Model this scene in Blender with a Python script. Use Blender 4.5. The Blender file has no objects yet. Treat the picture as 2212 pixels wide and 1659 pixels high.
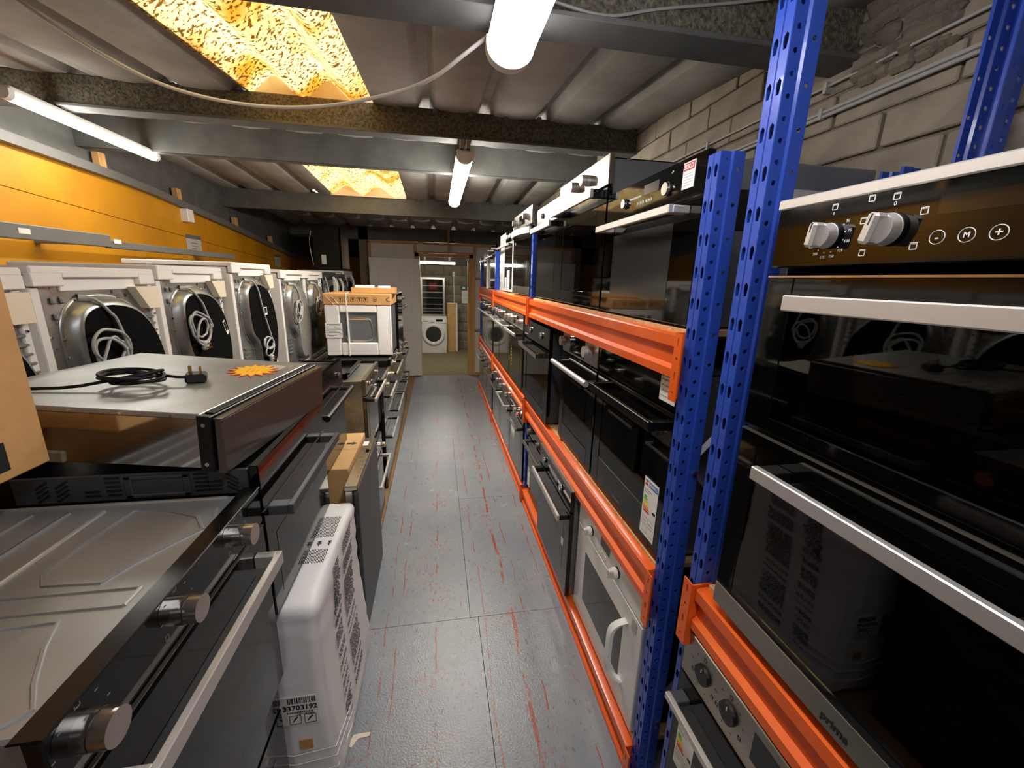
import bpy, bmesh, math, random
from mathutils import Vector, Matrix
random.seed(7)
D = bpy.data
scene = bpy.context.scene
C = scene.collection
PI = math.pi

# ------------------------------------------------------------------ camera
FPX, YAW, PITCH, ROLL, CAMH = 887.5, 0.1821, -0.2486, 0.0271, 1.7092
def cam_axes():
    fw = Vector((math.sin(YAW)*math.cos(PITCH), math.cos(YAW)*math.cos(PITCH), math.sin(PITCH)))
    rt = Vector((math.cos(YAW), -math.sin(YAW), 0))
    up = rt.cross(fw)
    r = math.cos(ROLL)*rt + math.sin(ROLL)*up
    u = -math.sin(ROLL)*rt + math.cos(ROLL)*up
    return r, u, fw
cam = D.cameras.new('camera'); cam.sensor_fit = 'HORIZONTAL'; cam.sensor_width = 36
cam.lens = FPX/2212*36; cam.clip_start = .02; cam.clip_end = 200
camo = D.objects.new('camera', cam); C.objects.link(camo)
r_, u_, f_ = cam_axes()
m = Matrix((r_, u_, -f_)).transposed().to_4x4(); m.translation = (0, 0, CAMH)
camo.matrix_world = m
scene.camera = camo

# ------------------------------------------------------------------ world, sun, exposure
scene.view_settings.view_transform = 'Standard'; scene.view_settings.look = 'None'
scene.view_settings.gamma = 1; scene.view_settings.exposure = 1.02
scene.view_settings.use_curve_mapping = False
w = D.worlds.new('world'); scene.world = w; w.use_nodes = True
bg = w.node_tree.nodes['Background']; bg.inputs[0].default_value = (1.0, .96, .90, 1); bg.inputs[1].default_value = 1.9
TUBE = 21.0          # radiance of the tube lamps

# ------------------------------------------------------------------ materials
def lin(c):
    if isinstance(c, str):
        c = tuple(int(c[i:i+2], 16)/255 for i in (0, 2, 4))
    return tuple((x/12.92 if x <= .04045 else ((x+.055)/1.055)**2.4) for x in c[:3]) + (1,)
MATS = {}
def mat(name, col, rough=.5, metal=0., var=0., vscale=8., bump=0., bscale=60., spec=None, coat=0., aniso=None, stretch=None, rvar=0., col2=None):
    m = D.materials.new(name); m.use_nodes = True; MATS[name] = m
    nt = m.node_tree; b = nt.nodes['Principled BSDF']; L = nt.links
    c = lin(col)
    b.inputs['Base Color'].default_value = c; b.inputs['Roughness'].default_value = rough; b.inputs['Metallic'].default_value = metal
    if spec is not None: b.inputs['Specular IOR Level'].default_value = spec
    if coat: b.inputs['Coat Weight'].default_value = coat; b.inputs['Coat Roughness'].default_value = .03
    if var or bump or rvar:
        tc = nt.nodes.new('ShaderNodeTexCoord'); mp = nt.nodes.new('ShaderNodeMapping'); L.new(tc.outputs['Object'], mp.inputs[0])
        if stretch: mp.inputs['Scale'].default_value = stretch
    if var:
        n = nt.nodes.new('ShaderNodeTexNoise'); n.inputs['Scale'].default_value = vscale; n.inputs['Detail'].default_value = 6
        L.new(mp.outputs[0], n.inputs['Vector'])
        mx = nt.nodes.new('ShaderNodeMix'); mx.data_type = 'RGBA'
        c2 = lin(col2) if col2 else tuple(x*(1-var) for x in c[:3])+(1,)
        c1 = c if col2 else tuple(min(1, x*(1+var*.5)) for x in c[:3])+(1,)
        mx.inputs[6].default_value = c1; mx.inputs[7].default_value = c2
        rp = nt.nodes.new('ShaderNodeValToRGB'); rp.color_ramp.elements[0].position = .35; rp.color_ramp.elements[1].position = .68
        L.new(n.outputs[0], rp.inputs[0]); L.new(rp.outputs[0], mx.inputs[0]); L.new(mx.outputs[2], b.inputs['Base Color'])
    if rvar:
        n = nt.nodes.new('ShaderNodeTexNoise'); n.inputs['Scale'].default_value = vscale*1.7; n.inputs['Detail'].default_value = 4
        L.new(mp.outputs[0], n.inputs['Vector'])
        mr = nt.nodes.new('ShaderNodeMapRange'); mr.inputs[1].default_value = .3; mr.inputs[2].default_value = .7
        mr.inputs[3].default_value = max(.02, rough-rvar); mr.inputs[4].default_value = rough+rvar
        L.new(n.outputs[0], mr.inputs[0]); L.new(mr.outputs[0], b.inputs['Roughness'])
    if bump:
        n = nt.nodes.new('ShaderNodeTexNoise'); n.inputs['Scale'].default_value = bscale; n.inputs['Detail'].default_value = 5
        L.new(mp.outputs[0], n.inputs['Vector'])
        bp = nt.nodes.new('ShaderNodeBump'); bp.inputs['Strength'].default_value = bump; bp.inputs['Distance'].default_value = .01
        L.new(n.outputs[0], bp.inputs['Height']); L.new(bp.outputs[0], b.inputs['Normal'])
    return m
mat('black_glass', '050505', .05, spec=.5, rvar=.02, vscale=3)
mat('black_glass_soft', '070707', .10, spec=.5, rvar=.04, vscale=4)
mat('smoked_window', '0d0e0e', .07, spec=.7)
mat('grey_window', '2b2c2d', .16, spec=.6)
mat('mirror_glass', '55534d', .05, metal=.75)
mat('black_plastic', '0c0c0d', .38)
mat('black_enamel', '0a0a0b', .22)
mat('black_paint', '0a0a0b', .5, spec=.3)
mat('cavity', '454547', .45)
mat('steel', 'a8a196', .30, metal=1., var=.03, vscale=4, rvar=.03)
mat('steel_fine', 'cfcac3', .26, metal=1.)
mat('satin_alu', 'dad5cf', .42, metal=.75)
mat('chrome', 'dedcd8', .10, metal=1.)
mat('wire', 'f0ece4', .35, metal=.3)
mat('dark_steel', '86817a', .42, metal=.9)
mat('galv', '9ea19e', .34, metal=.8, var=.16, vscale=14, rvar=.08)
mat('drawer_steel', '6e6a62', .36, metal=.75)
mat('galv_dull', 'abadac', .40, metal=.7, var=.14, vscale=5, rvar=.06)
mat('grey_case', '85878a', .42, metal=.55, var=.06, vscale=4)
mat('dark_case', '4e5054', .45, metal=.4)
mat('white_enamel', 'e4e1de', .28)
mat('white_oven', 'e7e5e1', .22, coat=.4)
mat('white_plastic', 'e9e7e2', .4)
mat('cream_plastic', 'e2d6bf', .5)
mat('grey_cable', 'a9aaa9', .45)
mat('black_cable', '0b0b0b', .5, spec=.3)
mat('white_cable', 'dad8d2', .5)
mat('foam_black', '060606', .98, spec=.12)
mat('foam_grey', '7c7a75', .95, var=.35, vscale=90, bump=.3, bscale=250)
mat('foam_brown', '7b6d5a', .95, var=.3, vscale=60)
mat('rack_blue', '2b4cae', .30, var=.10, vscale=5, coat=.25, rvar=.06)
mat('rack_orange', 'f06419', .34, var=.08, vscale=6, coat=.2)
mat('chipboard', 'd9ab72', .8, var=.25, vscale=70, bump=.3, bscale=120)
mat('pine', 'cf9e62', .6, var=.22, vscale=3, stretch=(8, 8, .6))
mat('pine_across', 'cd9a5e', .6, var=.22, vscale=3, stretch=(.6, 8, 8))
mat('cardboard', 'c8965c', .8, var=.10, vscale=20)
mat('cardboard_light', 'd0a56c', .8, var=.08, vscale=10)
mat('roof_cement', 'a09d97', .9, var=.22, vscale=3.2, bump=.15, bscale=40)
mat('beam_dark', '5c5c59', .62, var=.25, vscale=7)
mat('beam_rough', '6a6455', .9, var=.62, vscale=85, bump=.9, bscale=70)
mat('block', '8d8273', .95, var=.20, vscale=9, bump=.5, bscale=55)
mat('mortar', '6f6558', .95, var=.2, vscale=20, bump=.4, bscale=60)
mat('block_far', '8f8473', .95, var=.35, vscale=5, bump=.4, bscale=40)
mat('yellow_paint', 'd2920f', .55, var=.16, vscale=2.2, col2='b97d0c')
mat('grey_paint', '6b6a66', .5, var=.1, vscale=6)
mat('plasterboard', 'e4e0d8', .85, var=.05, vscale=3)
mat('wall_plain', '8c8272', .9, var=.1, vscale=2)
mat('door_white', 'e6e3dd', .5)
mat('carpet', '8c8061', .98, var=.35, vscale=160, bump=.5, bscale=300)
mat('hardboard', '8f6b43', .75, var=.30, vscale=7, stretch=(1, .5, 1))
mat('paper', 'ecebe6', .7)
mat('paper_print', 'b9b7b2', .7)
mat('ink', '161616', .6)
mat('ink_grey', '6f6f6f', .6)
mat('print_white', 'd8d6d2', .5)
mat('red_print', 'c8202a', .5)
mat('blue_print', '2b62b0', .5)
mat('star_yellow', 'ffc400', .55)
mat('star_orange', 'ee5a12', .55)
mat('yellow_plastic', 'f2d21c', .4)
mat('exit_green', '0d5c3a', .5)
mat('foam_white', 'eeebe9', .55, bump=.12, bscale=26)
mat('brass', 'b08a4a', .35, metal=1.)
mat('hose_grey', '9d9b96', .5)
for n, c in (('lab_g1', '179a4c'), ('lab_g2', '5cb336'), ('lab_y1', 'c8d12a'), ('lab_y2', 'f7e419'), ('lab_o1', 'f3b01c'), ('lab_o2', 'ea6d1f'), ('lab_r', 'dd2226')): mat(n, c, .5)

def glass_mat(name, tint, rough=.0):
    m = D.materials.new(name); m.use_nodes = True; MATS[name] = m
    nt = m.node_tree; nt.nodes.clear()
    o = nt.nodes.new('ShaderNodeOutputMaterial'); mx = nt.nodes.new('ShaderNodeMixShader')
    t = nt.nodes.new('ShaderNodeBsdfTransparent'); g = nt.nodes.new('ShaderNodeBsdfGlossy'); fr = nt.nodes.new('ShaderNodeFresnel')
    t.inputs[0].default_value = lin(tint); g.inputs['Roughness'].default_value = max(.02, rough); fr.inputs[0].default_value = 1.55
    nt.links.new(fr.outputs[0], mx.inputs[0]); nt.links.new(t.outputs[0], mx.inputs[1]); nt.links.new(g.outputs[0], mx.inputs[2]); nt.links.new(mx.outputs[0], o.inputs[0])
glass_mat('smoked_glass', 'b4b4b4'); glass_mat('clear_glass', 'e6e8e8'); glass_mat('film', 'f4f2ec', .15)

def emit_mat(name, col, s):
    m = D.materials.new(name); m.use_nodes = True; MATS[name] = m
    b = m.node_tree.nodes['Principled BSDF']; b.inputs['Base Color'].default_value = (.9, .9, .9, 1)
    b.inputs['Emission Color'].default_value = col; b.inputs['Emission Strength'].default_value = s
emit_mat('tube_cool', (.98, .97, 1.0, 1), TUBE*.5); emit_mat('tube_warm', (1, .96, .88, 1), TUBE*2.3); emit_mat('tube_side', (1, .95, .86, 1), TUBE*1.1); emit_mat('tube_far', (1, .95, .84, 1), TUBE*3)

def skylight_mat():
    m = D.materials.new('skylight_sheet'); m.use_nodes = True; MATS['skylight_sheet'] = m
    nt = m.node_tree; nt.nodes.clear(); L = nt.links; N = nt.nodes.new
    o = N('ShaderNodeOutputMaterial'); tr = N('ShaderNodeBsdfTranslucent'); df = N('ShaderNodeBsdfDiffuse'); mx = N('ShaderNodeMixShader')
    tc = N('ShaderNodeTexCoord'); n1 = N('ShaderNodeTexNoise'); n1.inputs['Scale'].default_value = 60; n1.inputs['Detail'].default_value = 7
    n2 = N('ShaderNodeTexNoise'); n2.inputs['Scale'].default_value = 4; n2.inputs['Detail'].default_value = 6
    L.new(tc.outputs['Object'], n1.inputs['Vector']); L.new(tc.outputs['Object'], n2.inputs['Vector'])
    r1 = N('ShaderNodeValToRGB'); e = r1.color_ramp.elements
    e[0].position = .41; e[0].color = lin('5a4318'); e[1].position = .49; e[1].color = lin('fff0c4')
    L.new(n1.outputs[0], r1.inputs[0])
    r2 = N('ShaderNodeValToRGB'); e = r2.color_ramp.elements
    e[0].position = .36; e[0].color = lin('cf9238'); e[1].position = .55; e[1].color = lin('fff0cc')
    L.new(n2.outputs[0], r2.inputs[0])
    mu = N('ShaderNodeMix'); mu.data_type = 'RGBA'; mu.blend_type = 'MULTIPLY'; mu.inputs[0].default_value = 1
    L.new(r1.outputs[0], mu.inputs[6]); L.new(r2.outputs[0], mu.inputs[7])
    L.new(mu.outputs[2], tr.inputs[0]); df.inputs[0].default_value = lin('c9a963')
    mx.inputs[0].default_value = .2
    L.new(tr.outputs[0], mx.inputs[1]); L.new(df.outputs[0], mx.inputs[2]); L.new(mx.outputs[0], o.inputs[0])
skylight_mat()

def floor_mat():
    m = D.materials.new('floor_paint'); m.use_nodes = True; MATS['floor_paint'] = m
    nt = m.node_tree; b = nt.nodes['Principled BSDF']; L = nt.links; N = nt.nodes.new
    tc = N('ShaderNodeTexCoord')
    def noise(scale, st, det=5, rough=.6, dist=0.):
        mp = N('ShaderNodeMapping'); mp.inputs['Scale'].default_value = st; L.new(tc.outputs['Object'], mp.inputs[0])
        n = N('ShaderNodeTexNoise'); n.inputs['Scale'].default_value = scale; n.inputs['Detail'].default_value = det; n.inputs['Roughness'].default_value = rough
        n.inputs['Distortion'].default_value = dist
        L.new(mp.outputs[0], n.inputs['Vector']); return n.outputs[0]
    def ramp(v, a, bb):
        r = N('ShaderNodeMapRange'); r.inputs[1].default_value = a; r.inputs[2].default_value = bb; L.new(v, r.inputs[0]); return r.outputs[0]
    def math_(op, a, c):
        x = N('ShaderNodeMath'); x.operation = op
        for i, v in enumerate((a, c)):
            if isinstance(v, float): x.inputs[i].default_value = v
            else: L.new(v, x.inputs[i])
        return x.outputs[0]
    base = ramp(noise(1.6, (1, 1, 1)), .3, .7)
    cm = N('ShaderNodeMix'); cm.data_type = 'RGBA'; cm.inputs[6].default_value = lin('7d838c'); cm.inputs[7].default_value = lin('929496'); L.new(base, cm.inputs[0])
    # red undercoat showing in long scrapes and in flakes
    streak = ramp(noise(5, (12, .55, 1), 7, .68, .35), .628, .645)
    zone = ramp(noise(1.9, (1.6, .8, 1), 3), .55, .64)
    s1 = math_('MULTIPLY', streak, zone)
    flake = ramp(noise(42, (1, .55, 1), 7, .7), .57, .60)
    zone2 = ramp(noise(2.9, (1.2, .7, 1), 3), .54, .66)
    s2 = math_('MULTIPLY', flake, zone2)
    # the scraped lines that run down the aisle
    sx = N('ShaderNodeSeparateXYZ'); L.new(tc.outputs['Object'], sx.inputs[0])
    wob = noise(1.1, (1, 1, 1), 4)
    sh = math_('ADD', sx.outputs[0], math_('MULTIPLY', wob, .10))
    lines = []
    for x0, wd in ((.40, .010), (.47, .004), (.26, .003), (.02, .004), (-.17, .003), (-.23, .003), (.62, .003)):
        d = math_('ABSOLUTE', math_('SUBTRACT', sh, x0), 0.)
        ln = ramp(d, wd, wd*.6)
        brk = ramp(noise(7+40*wd, (1.5, .6, 1), 6), .47, .54)
        lines.append(math_('MULTIPLY', ln, brk))
    s = math_('MAXIMUM', s1, s2)
    fine = ramp(noise(55, (1, .6, 1), 6, .7), .54, .58)
    near = ramp(math_('ABSOLUTE', math_('SUBTRACT', sh, .40), 0.), .13, .0)
    near2 = ramp(math_('ABSOLUTE', math_('SUBTRACT', sh, .0), 0.), .16, .0)
    jn = ramp(math_('ABSOLUTE', math_('SUBTRACT', sx.outputs[1], 1.755), 0.), .035, .0)
    brk2 = ramp(noise(3.2, (1, 1, 1), 4), .50, .60)
    for zn in (near, near2, jn): s = math_('MAXIMUM', s, math_('MULTIPLY', math_('MULTIPLY', fine, zn), brk2))
    for l in lines: s = math_('MAXIMUM', s, l)
    c2 = N('ShaderNodeMix'); c2.data_type = 'RGBA'; L.new(cm.outputs[2], c2.inputs[6]); c2.inputs[7].default_value = lin('994a31'); L.new(s, c2.inputs[0])
    # dark scuffs
    dk = math_('MULTIPLY', ramp(noise(40, (1.6, .6, 1), 5), .60, .68), .6)
    c3 = N('ShaderNodeMix'); c3.data_type = 'RGBA'; L.new(c2.outputs[2], c3.inputs[6]); c3.inputs[7].default_value = lin('4f4a46'); L.new(dk, c3.inputs[0])
    L.new(c3.outputs[2], b.inputs['Base Color'])
    rr = N('ShaderNodeMapRange'); rr.inputs[3].default_value = .18; rr.inputs[4].default_value = .32; L.new(noise(5, (1, 1, 1)), rr.inputs[0]); L.new(rr.outputs[0], b.inputs['Roughness'])
    bp = N('ShaderNodeBump'); bp.inputs['Strength'].default_value = .35; bp.inputs['Distance'].default_value = .004
    L.new(noise(130, (1, 1, 1), 3), bp.inputs['Height']); L.new(bp.outputs[0], b.inputs['Normal'])
floor_mat()

# ------------------------------------------------------------------ mesh helpers
class MB:
    def __init__(s): s.v = []; s.f = []
    def add(s, vs, fs, M=None):
        o = len(s.v)
        s.v += [tuple(M @ Vector(p)) for p in vs] if M is not None else [tuple(p) for p in vs]
        s.f += [tuple(i+o for i in f) for f in fs]; return s
    def box(s, x0, x1, y0, y1, z0, z1, c=0., M=None):
        if x0 > x1: x0, x1 = x1, x0
        if y0 > y1: y0, y1 = y1, y0
        if z0 > z1: z0, z1 = z1, z0
        if not c:
            vs = [(x, y, z) for x in (x0, x1) for y in (y0, y1) for z in (z0, z1)]
            fs = [(0, 1, 3, 2), (4, 6, 7, 5), (0, 4, 5, 1), (2, 3, 7, 6), (0, 2, 6, 4), (1, 5, 7, 3)]
            return s.add(vs, fs, M)
        c = min(c, (x1-x0)*.49, (y1-y0)*.49, (z1-z0)*.49)
        lo = (x0, y0, z0); hi = (x1, y1, z1); vs = []; ix = {}
        for sx in (0, 1):
            for sy in (0, 1):
                for sz in (0, 1):
                    sg = (sx, sy, sz)
                    for a in range(3):
                        p = []
                        for k in range(3):
                            e = hi[k] if sg[k] else lo[k]
                            if k != a: e += -c if sg[k] else c
                            p.append(e)
                        ix[(sg, a)] = len(vs); vs.append(p)
        fs = []
        for a in range(3):
            b, d = [k for k in range(3) if k != a]
            for e in (0, 1):
                q = []
                for (i, j) in ((0, 0), (1, 0), (1, 1), (0, 1)):
                    sg = [0, 0, 0]; sg[a] = e; sg[b] = i; sg[d] = j; q.append(ix[(tuple(sg), a)])
                fs.append(tuple(q))
            for i in (0, 1):
                for j in (0, 1):
                    s0 = [0, 0, 0]; s0[b] = i; s0[d] = j; s1 = list(s0); s1[a] = 1
                    fs.append((ix[(tuple(s0), b)], ix[(tuple(s1), b)], ix[(tuple(s1), d)], ix[(tuple(s0), d)]))
        for sx in (0, 1):
            for sy in (0, 1):
                for sz in (0, 1): fs.append(tuple(ix[((sx, sy, sz), a)] for a in range(3)))
        return s.add(vs, fs, M)
    def cyl(s, p0, p1, r0, r1=None, n=16, cap=True, M=None):
        p0 = Vector(p0); p1 = Vector(p1); r1 = r0 if r1 is None else r1
        ax = (p1-p0).normalized(); t = Vector((0, 0, 1)) if abs(ax.z) < .9 else Vector((1, 0, 0))
        a = ax.cross(t).normalized(); b = ax.cross(a)
        vs = []
        for p, r in ((p0, r0), (p1, r1)):
            for i in range(n):
                q = 2*PI*i/n; vs.append(p + a*math.cos(q)*r + b*math.sin(q)*r)
        fs = [(i, (i+1) % n, n+(i+1) % n, n+i) for i in range(n)]
        if cap: fs += [tuple(range(n))[::-1], tuple(range(n, 2*n))]
        return s.add(vs, fs, M)
    def tube(s, pts, r, n=8, M=None, closed=False):
        P = [Vector(p) for p in pts]; k = len(P); vs = []; prev = None
        for i in range(k):
            d = (P[(i+1) % k]-P[i-1]) if closed or 0 < i < k-1 else (P[1]-P[0] if i == 0 else P[-1]-P[-2])
            d.normalize()
            if prev is None:
                t = Vector((0, 0, 1)) if abs(d.z) < .9 else Vector((1, 0, 0)); a = d.cross(t).normalized()
            else: a = (prev - d*prev.dot(d)).normalized()
            prev = a; b = d.cross(a)
            for j in range(n):
                q = 2*PI*j/n; vs.append(P[i]+a*math.cos(q)*r+b*math.sin(q)*r)
        fs = []
        for i in range(k if closed else k-1):
            for j in range(n):
                i2 = (i+1) % k
                fs.append((i*n+j, i*n+(j+1) % n, i2*n+(j+1) % n, i2*n+j))
        if not closed: fs += [tuple(range(n))[::-1], tuple(range((k-1)*n, k*n))]
        return s.add(vs, fs, M)
    def prism(s, poly, axis, d0, d1, M=None):
        # poly 2d, extruded along axis; other two axes in order x<y<z
        n = len(poly); vs = []
        for d in (d0, d1):
            for (a, b) in poly:
                vs.append({'x': (d, a, b), 'y': (a, d, b), 'z': (a, b, d)}[axis])
        fs = [tuple(range(n))[::-1], tuple(range(n, 2*n))] + [(i, (i+1) % n, n+(i+1) % n, n+i) for i in range(n)]
        return s.add(vs, fs, M)
    def sheet(s, prof, axis, d0, d1, M=None):
        # open profile (2d) swept along axis
        n = len(prof); vs = []
        for d in (d0, d1):
            for (a, b) in prof: vs.append({'x': (d, a, b), 'y': (a, d, b), 'z': (a, b, d)}[axis])
        return s.add(vs, [(i, i+1, n+i+1, n+i) for i in range(n-1)], M)
    def mesh(s, name, smooth=35):
        me = D.meshes.new(name); bm = bmesh.new()
        V = [bm.verts.new(p) for p in s.v]
        for f in s.f:
            try: bm.faces.new([V[i] for i in f])
            except ValueError: pass
        bmesh.ops.recalc_face_normals(bm, faces=bm.faces[:]); bm.to_mesh(me); bm.free()
        if smooth:
            me.shade_smooth(); me.set_sharp_from_angle(angle=math.radians(smooth))
        return me
    def obj(s, name, material, parent=None, loc=None, rot=None, smooth=35):
        return mk(name, s.mesh(name, smooth), material, parent, loc, rot)
def mk(name, me, material, parent=None, loc=None, rot=None):
    o = D.objects.new(name, me); C.objects.link(o)
    if material and not me.materials: me.materials.append(MATS[material])
    if parent is not None: o.parent = parent
    if loc is not None: o.location = loc
    if rot is not None: o.rotation_euler = rot
    return o
def tag(o, label=None, cat=None, group=None, kind=None):
    if label: o['label'] = label
    if cat: o['category'] = cat
    if group: o['group'] = group
    if kind: o['kind'] = kind
    return o
def thing(name, label, cat, loc=(0, 0, 0), rot=(0, 0, 0), group=None):
    o = D.objects.new(name, None); C.objects.link(o); o.location = loc; o.rotation_euler = rot; o.empty_display_size = .1
    return tag(o, label, cat, group)
def struct(name, label=None):
    o = D.objects.new(name, None); C.objects.link(o); o['kind'] = 'structure'; o.empty_display_size = .1
    if label: o['label'] = label
    return o
def text(body, size, parent, material, loc, rot, name='lettering', ext=.0003, bold=0., align='CENTER'):
    cu = D.curves.new(name, 'FONT'); cu.body = body; cu.size = size; cu.extrude = ext; cu.align_x = align; cu.align_y = 'CENTER'; cu.offset = bold; cu.resolution_u = 3
    t = D.objects.new(name, cu); C.objects.link(t)
    dg = bpy.context.evaluated_depsgraph_get(); me = D.meshes.new_from_object(t.evaluated_get(dg))
    D.objects.remove(t); D.curves.remove(cu)
    return mk(name, me, material, parent, loc, rot)
def spline(ctrl, n=8, closed=True):
    P = [Vector(p) for p in ctrl]; k = len(P); out = []
    for i in range(k if closed else k-1):
        if closed: p0, p1, p2, p3 = P[i-1], P[i], P[(i+1) % k], P[(i+2) % k]
        else: p0, p1, p2, p3 = P[max(0, i-1)], P[i], P[i+1], P[min(k-1, i+2)]
        for j in range(n):
            t = j/n
            out.append(.5*((2*p1)+(p2-p0)*t+(2*p0-5*p1+4*p2-p3)*t*t+(3*p1-p0-3*p2+p3)*t**3))
    if not closed: out.append(P[-1])
    return out
def offset_poly(poly, d):
    n = len(poly); out = []
    for i in range(n):
        a = Vector(poly[i-1]); b = Vector(poly[i]); c = Vector(poly[(i+1) % n])
        t = (c-a).normalized(); nn = Vector((t.y, -t.x)); out.append(b+nn*d)
    return out

# ================================================================== THE SETTING
RX, LX, YB, YF = 1.25, -2.25, -2.6, 7.35        # right wall, left wall, wall behind, partition
ROOF = [(-2.7, 2.17), (1.26, 2.50), (2.72, 2.635), (3.38, 2.66), (5.27, 2.585), (7.42, 2.49), (10.5, 2.37)]
def zroof(y):
    for (a, za), (b, zb) in zip(ROOF, ROOF[1:]):
        if y <= b: return za+(zb-za)*(y-a)/(b-a)
    return ROOF[-1][1]

# --- floor
fl = struct('floor', 'grey painted board floor with red undercoat showing through scrapes')
MB().box(LX, RX+.2, YB, YF, -.12, -.02).obj('sub_floor', 'hardboard', fl)
def panel(x0, x1, y0, y1): MB().box(x0+.0009, x1-.0009, y0+.0009, y1-.0009, -.02, 0, .0008).obj('floor_panel', 'floor_paint', fl)
FLX = -.41
for x0, x1, y0, y1 in ((FLX, .18, -.7, 1.775), (.18, RX, -.7, 1.775), (FLX, .14, 1.775, 4.28), (.14, RX, 1.775, 2.975), (.14, RX, 2.975, 4.28),
                       (FLX, RX, 4.28, 6.0), (FLX, RX, 6.0, YF), (FLX, RX, YB, -.7)): panel(x0, x1, y0, y1)
for y0, y1 in ((YB, -.3), (-.3, 1.5), (1.5, 2.75), (2.75, 4.9), (4.9, YF)):
    MB().box(LX, FLX-.002, y0+.002, y1-.002, -.02, -.001, .001).obj('hardboard_panel', 'hardboard', fl)
bf = struct('floor', 'mottled beige carpet in the room beyond the doorway')
MB().box(-1.6, RX+.2, YF, 10.4, -.12, .0).obj('carpet', 'carpet', bf)

# --- right wall of concrete blocks
wr = struct('wall_right', 'unpainted concrete block wall')
MB().box(RX+.008, RX+.2, YB, 10.5, -.1, 2.8).obj('mortar_backing', 'mortar', wr)
bm_ = MB().box(0, .2, -.1625, .1625, -.0465, .0465, .004).mesh('block')
bm_.materials.append(MATS['block'])
zb = 1.38; row = 0
while zb < 2.62:
    y = .1 + (.1675 if row % 2 else 0)
    while y < 5.6:
        mk('block', bm_, None, wr, (RX-.004+random.uniform(-.005, .004), y+random.uniform(-.003, .003), zb+.05)); y += .335
    zb += .1025; row += 1
MB().box(RX-.002, RX+.1, YB, 10.5, 0, 1.38).obj('wall_lower', 'block', wr)
rub = MB()
for i in range(90):
    a = random.random(); b = random.random(); r = random.uniform(.02, .05)
    rub.box(RX-.006-random.random()*.02, RX+.03, .92+a*.26, .92+a*.26+r*1.6, 2.28+b*.22, 2.28+b*.22+r, .012)
rub.obj('mortar_patch', 'mortar', wr)

# --- wall behind the camera, left wall
wk = struct('wall_back', 'plain wall closing the store behind'); MB().box(LX-.2, RX+.2, YB-.2, YB, -.1, 2.8).obj('wall_panel', 'wall_plain', wk)
wl = struct('wall_left', 'yellow painted boards along the left wall under a grey steel rail')
MB().box(LX-.2, LX-.02, YB, 10.5, -.1, 2.8).obj('wall_panel', 'beam_dark', wl)
def interp(t, y):
    for (a, za), (b, zb) in zip(t, t[1:]):
        if y <= b: return za+(zb-za)*(y-a)/(b-a)
    return t[-1][1]
YT = [(-3, 2.40), (2.85, 2.345), (3.8, 2.315), (5.35, 2.17), (7.2, 1.97), (10, 1.8)]; YS = [(-3, 2.25), (2.78, 2.12), (3.72, 2.055), (4.81, 1.985), (7.2, 1.83), (10, 1.7)]
for y0, y1 in ((-2.4, 0), (0, 2.4), (2.4, 4.8), (4.8, 7.2), (7.2, 9.6)):
    a, b = y0+.002, y1-.002; ys = [a+(b-a)*k/6 for k in range(7)]
    MB().prism([(a, 1.2), (b, 1.2)]+[(y, interp(YS, y)) for y in ys[::-1]], 'x', LX-.02, LX).obj('yellow_board', 'yellow_paint', wl, smooth=0)
    MB().prism([(y, interp(YS, y)+.004) for y in ys]+[(y, interp(YT, y)) for y in ys[::-1]], 'x', LX-.02, LX+.001).obj('yellow_board', 'yellow_paint', wl, smooth=0)
    MB().prism([(y, interp(YT, y)-.005) for y in ys]+[(y, interp(YT, y)+.05) for y in ys[::-1]], 'x', LX-.01, LX+.05).obj('steel_rail', 'grey_paint', wl, smooth=0)
for y in (2.55, 3.5, 4.35, 5.4, 6.4):
    z = interp(YT, y)+.05; MB().box(LX, LX+.045, y-.03, y+.03, z-.02, z+.09, .003).obj('timber_block', 'pine', wl)
MB().box(LX-.02, LX+.06, 4.40, 4.50, 2.14, 2.25, .004).obj('junction_box', 'white_plastic', wl)

# --- ceiling: cement sheets, two corrugated rooflights, purlins
ce = struct('ceiling', 'profiled cement roof sheets on dark steel purlins')
def trafford(x0, x1):
    p = []; x = x0; pt = .335
    while x < x1-1e-4:
        for dx, dz in ((0, .0), (.006, -.004), (.12, -.012), (.234, -.004), (.24, 0), (.268, .045), (.307, .045)):
            if x+dx < x1: p.append((x+dx, dz))
        x += pt
    p.append((x1, 0)); return p
def sheet(x0, x1, y0, y1, drop=0.):
    n = 2; mb = MB()
    for k in range(n):
        ya = y0+(y1-y0)*k/n; yb = y0+(y1-y0)*(k+1)/n
        pr = trafford(x0, x1); o = len(mb.v)
        for y in (ya, yb): mb.v += [(x, y, zroof(y)+z+.012-drop) for x, z in pr]
        for y in (ya, yb): mb.v += [(x, y, zroof(y)+z+.020-drop) for x, z in pr]
        m_ = len(pr)
        for i in range(m_-1):
            mb.f += [(o+i, o+i+1, o+m_+i+1, o+m_+i), (o+2*m_+i, o+2*m_+i+1, o+3*m_+i+1, o+3*m_+i)]
    mb.obj('roof_sheet', 'roof_cement', ce, smooth=50)
SPANS = [(-2.7, 1.26), (1.24, 2.76), (2.72, 3.42), (3.38, 5.30), (5.27, 7.45), (7.42, 10.5)]
SKY = {1: (-.97, -.33), 3: (-1.15, -.33)}
for i, (y0, y1) in enumerate(SPANS):
    cuts = []; x = LX-.1
    hole = SKY.get(i)
    if hole:
        seq = [(LX-.1, -1.62), (-1.62, hole[0]), (hole[1], .345), (.345, 1.35)]
    else: seq = [(LX-.1, -1.335), (-1.335, -.33), (-.33, .675), (.675, 1.35)]
    for k, (a, b) in enumerate(seq): sheet(a, b+.012, y0, y1+.03, .006 if k % 2 else 0)
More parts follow.
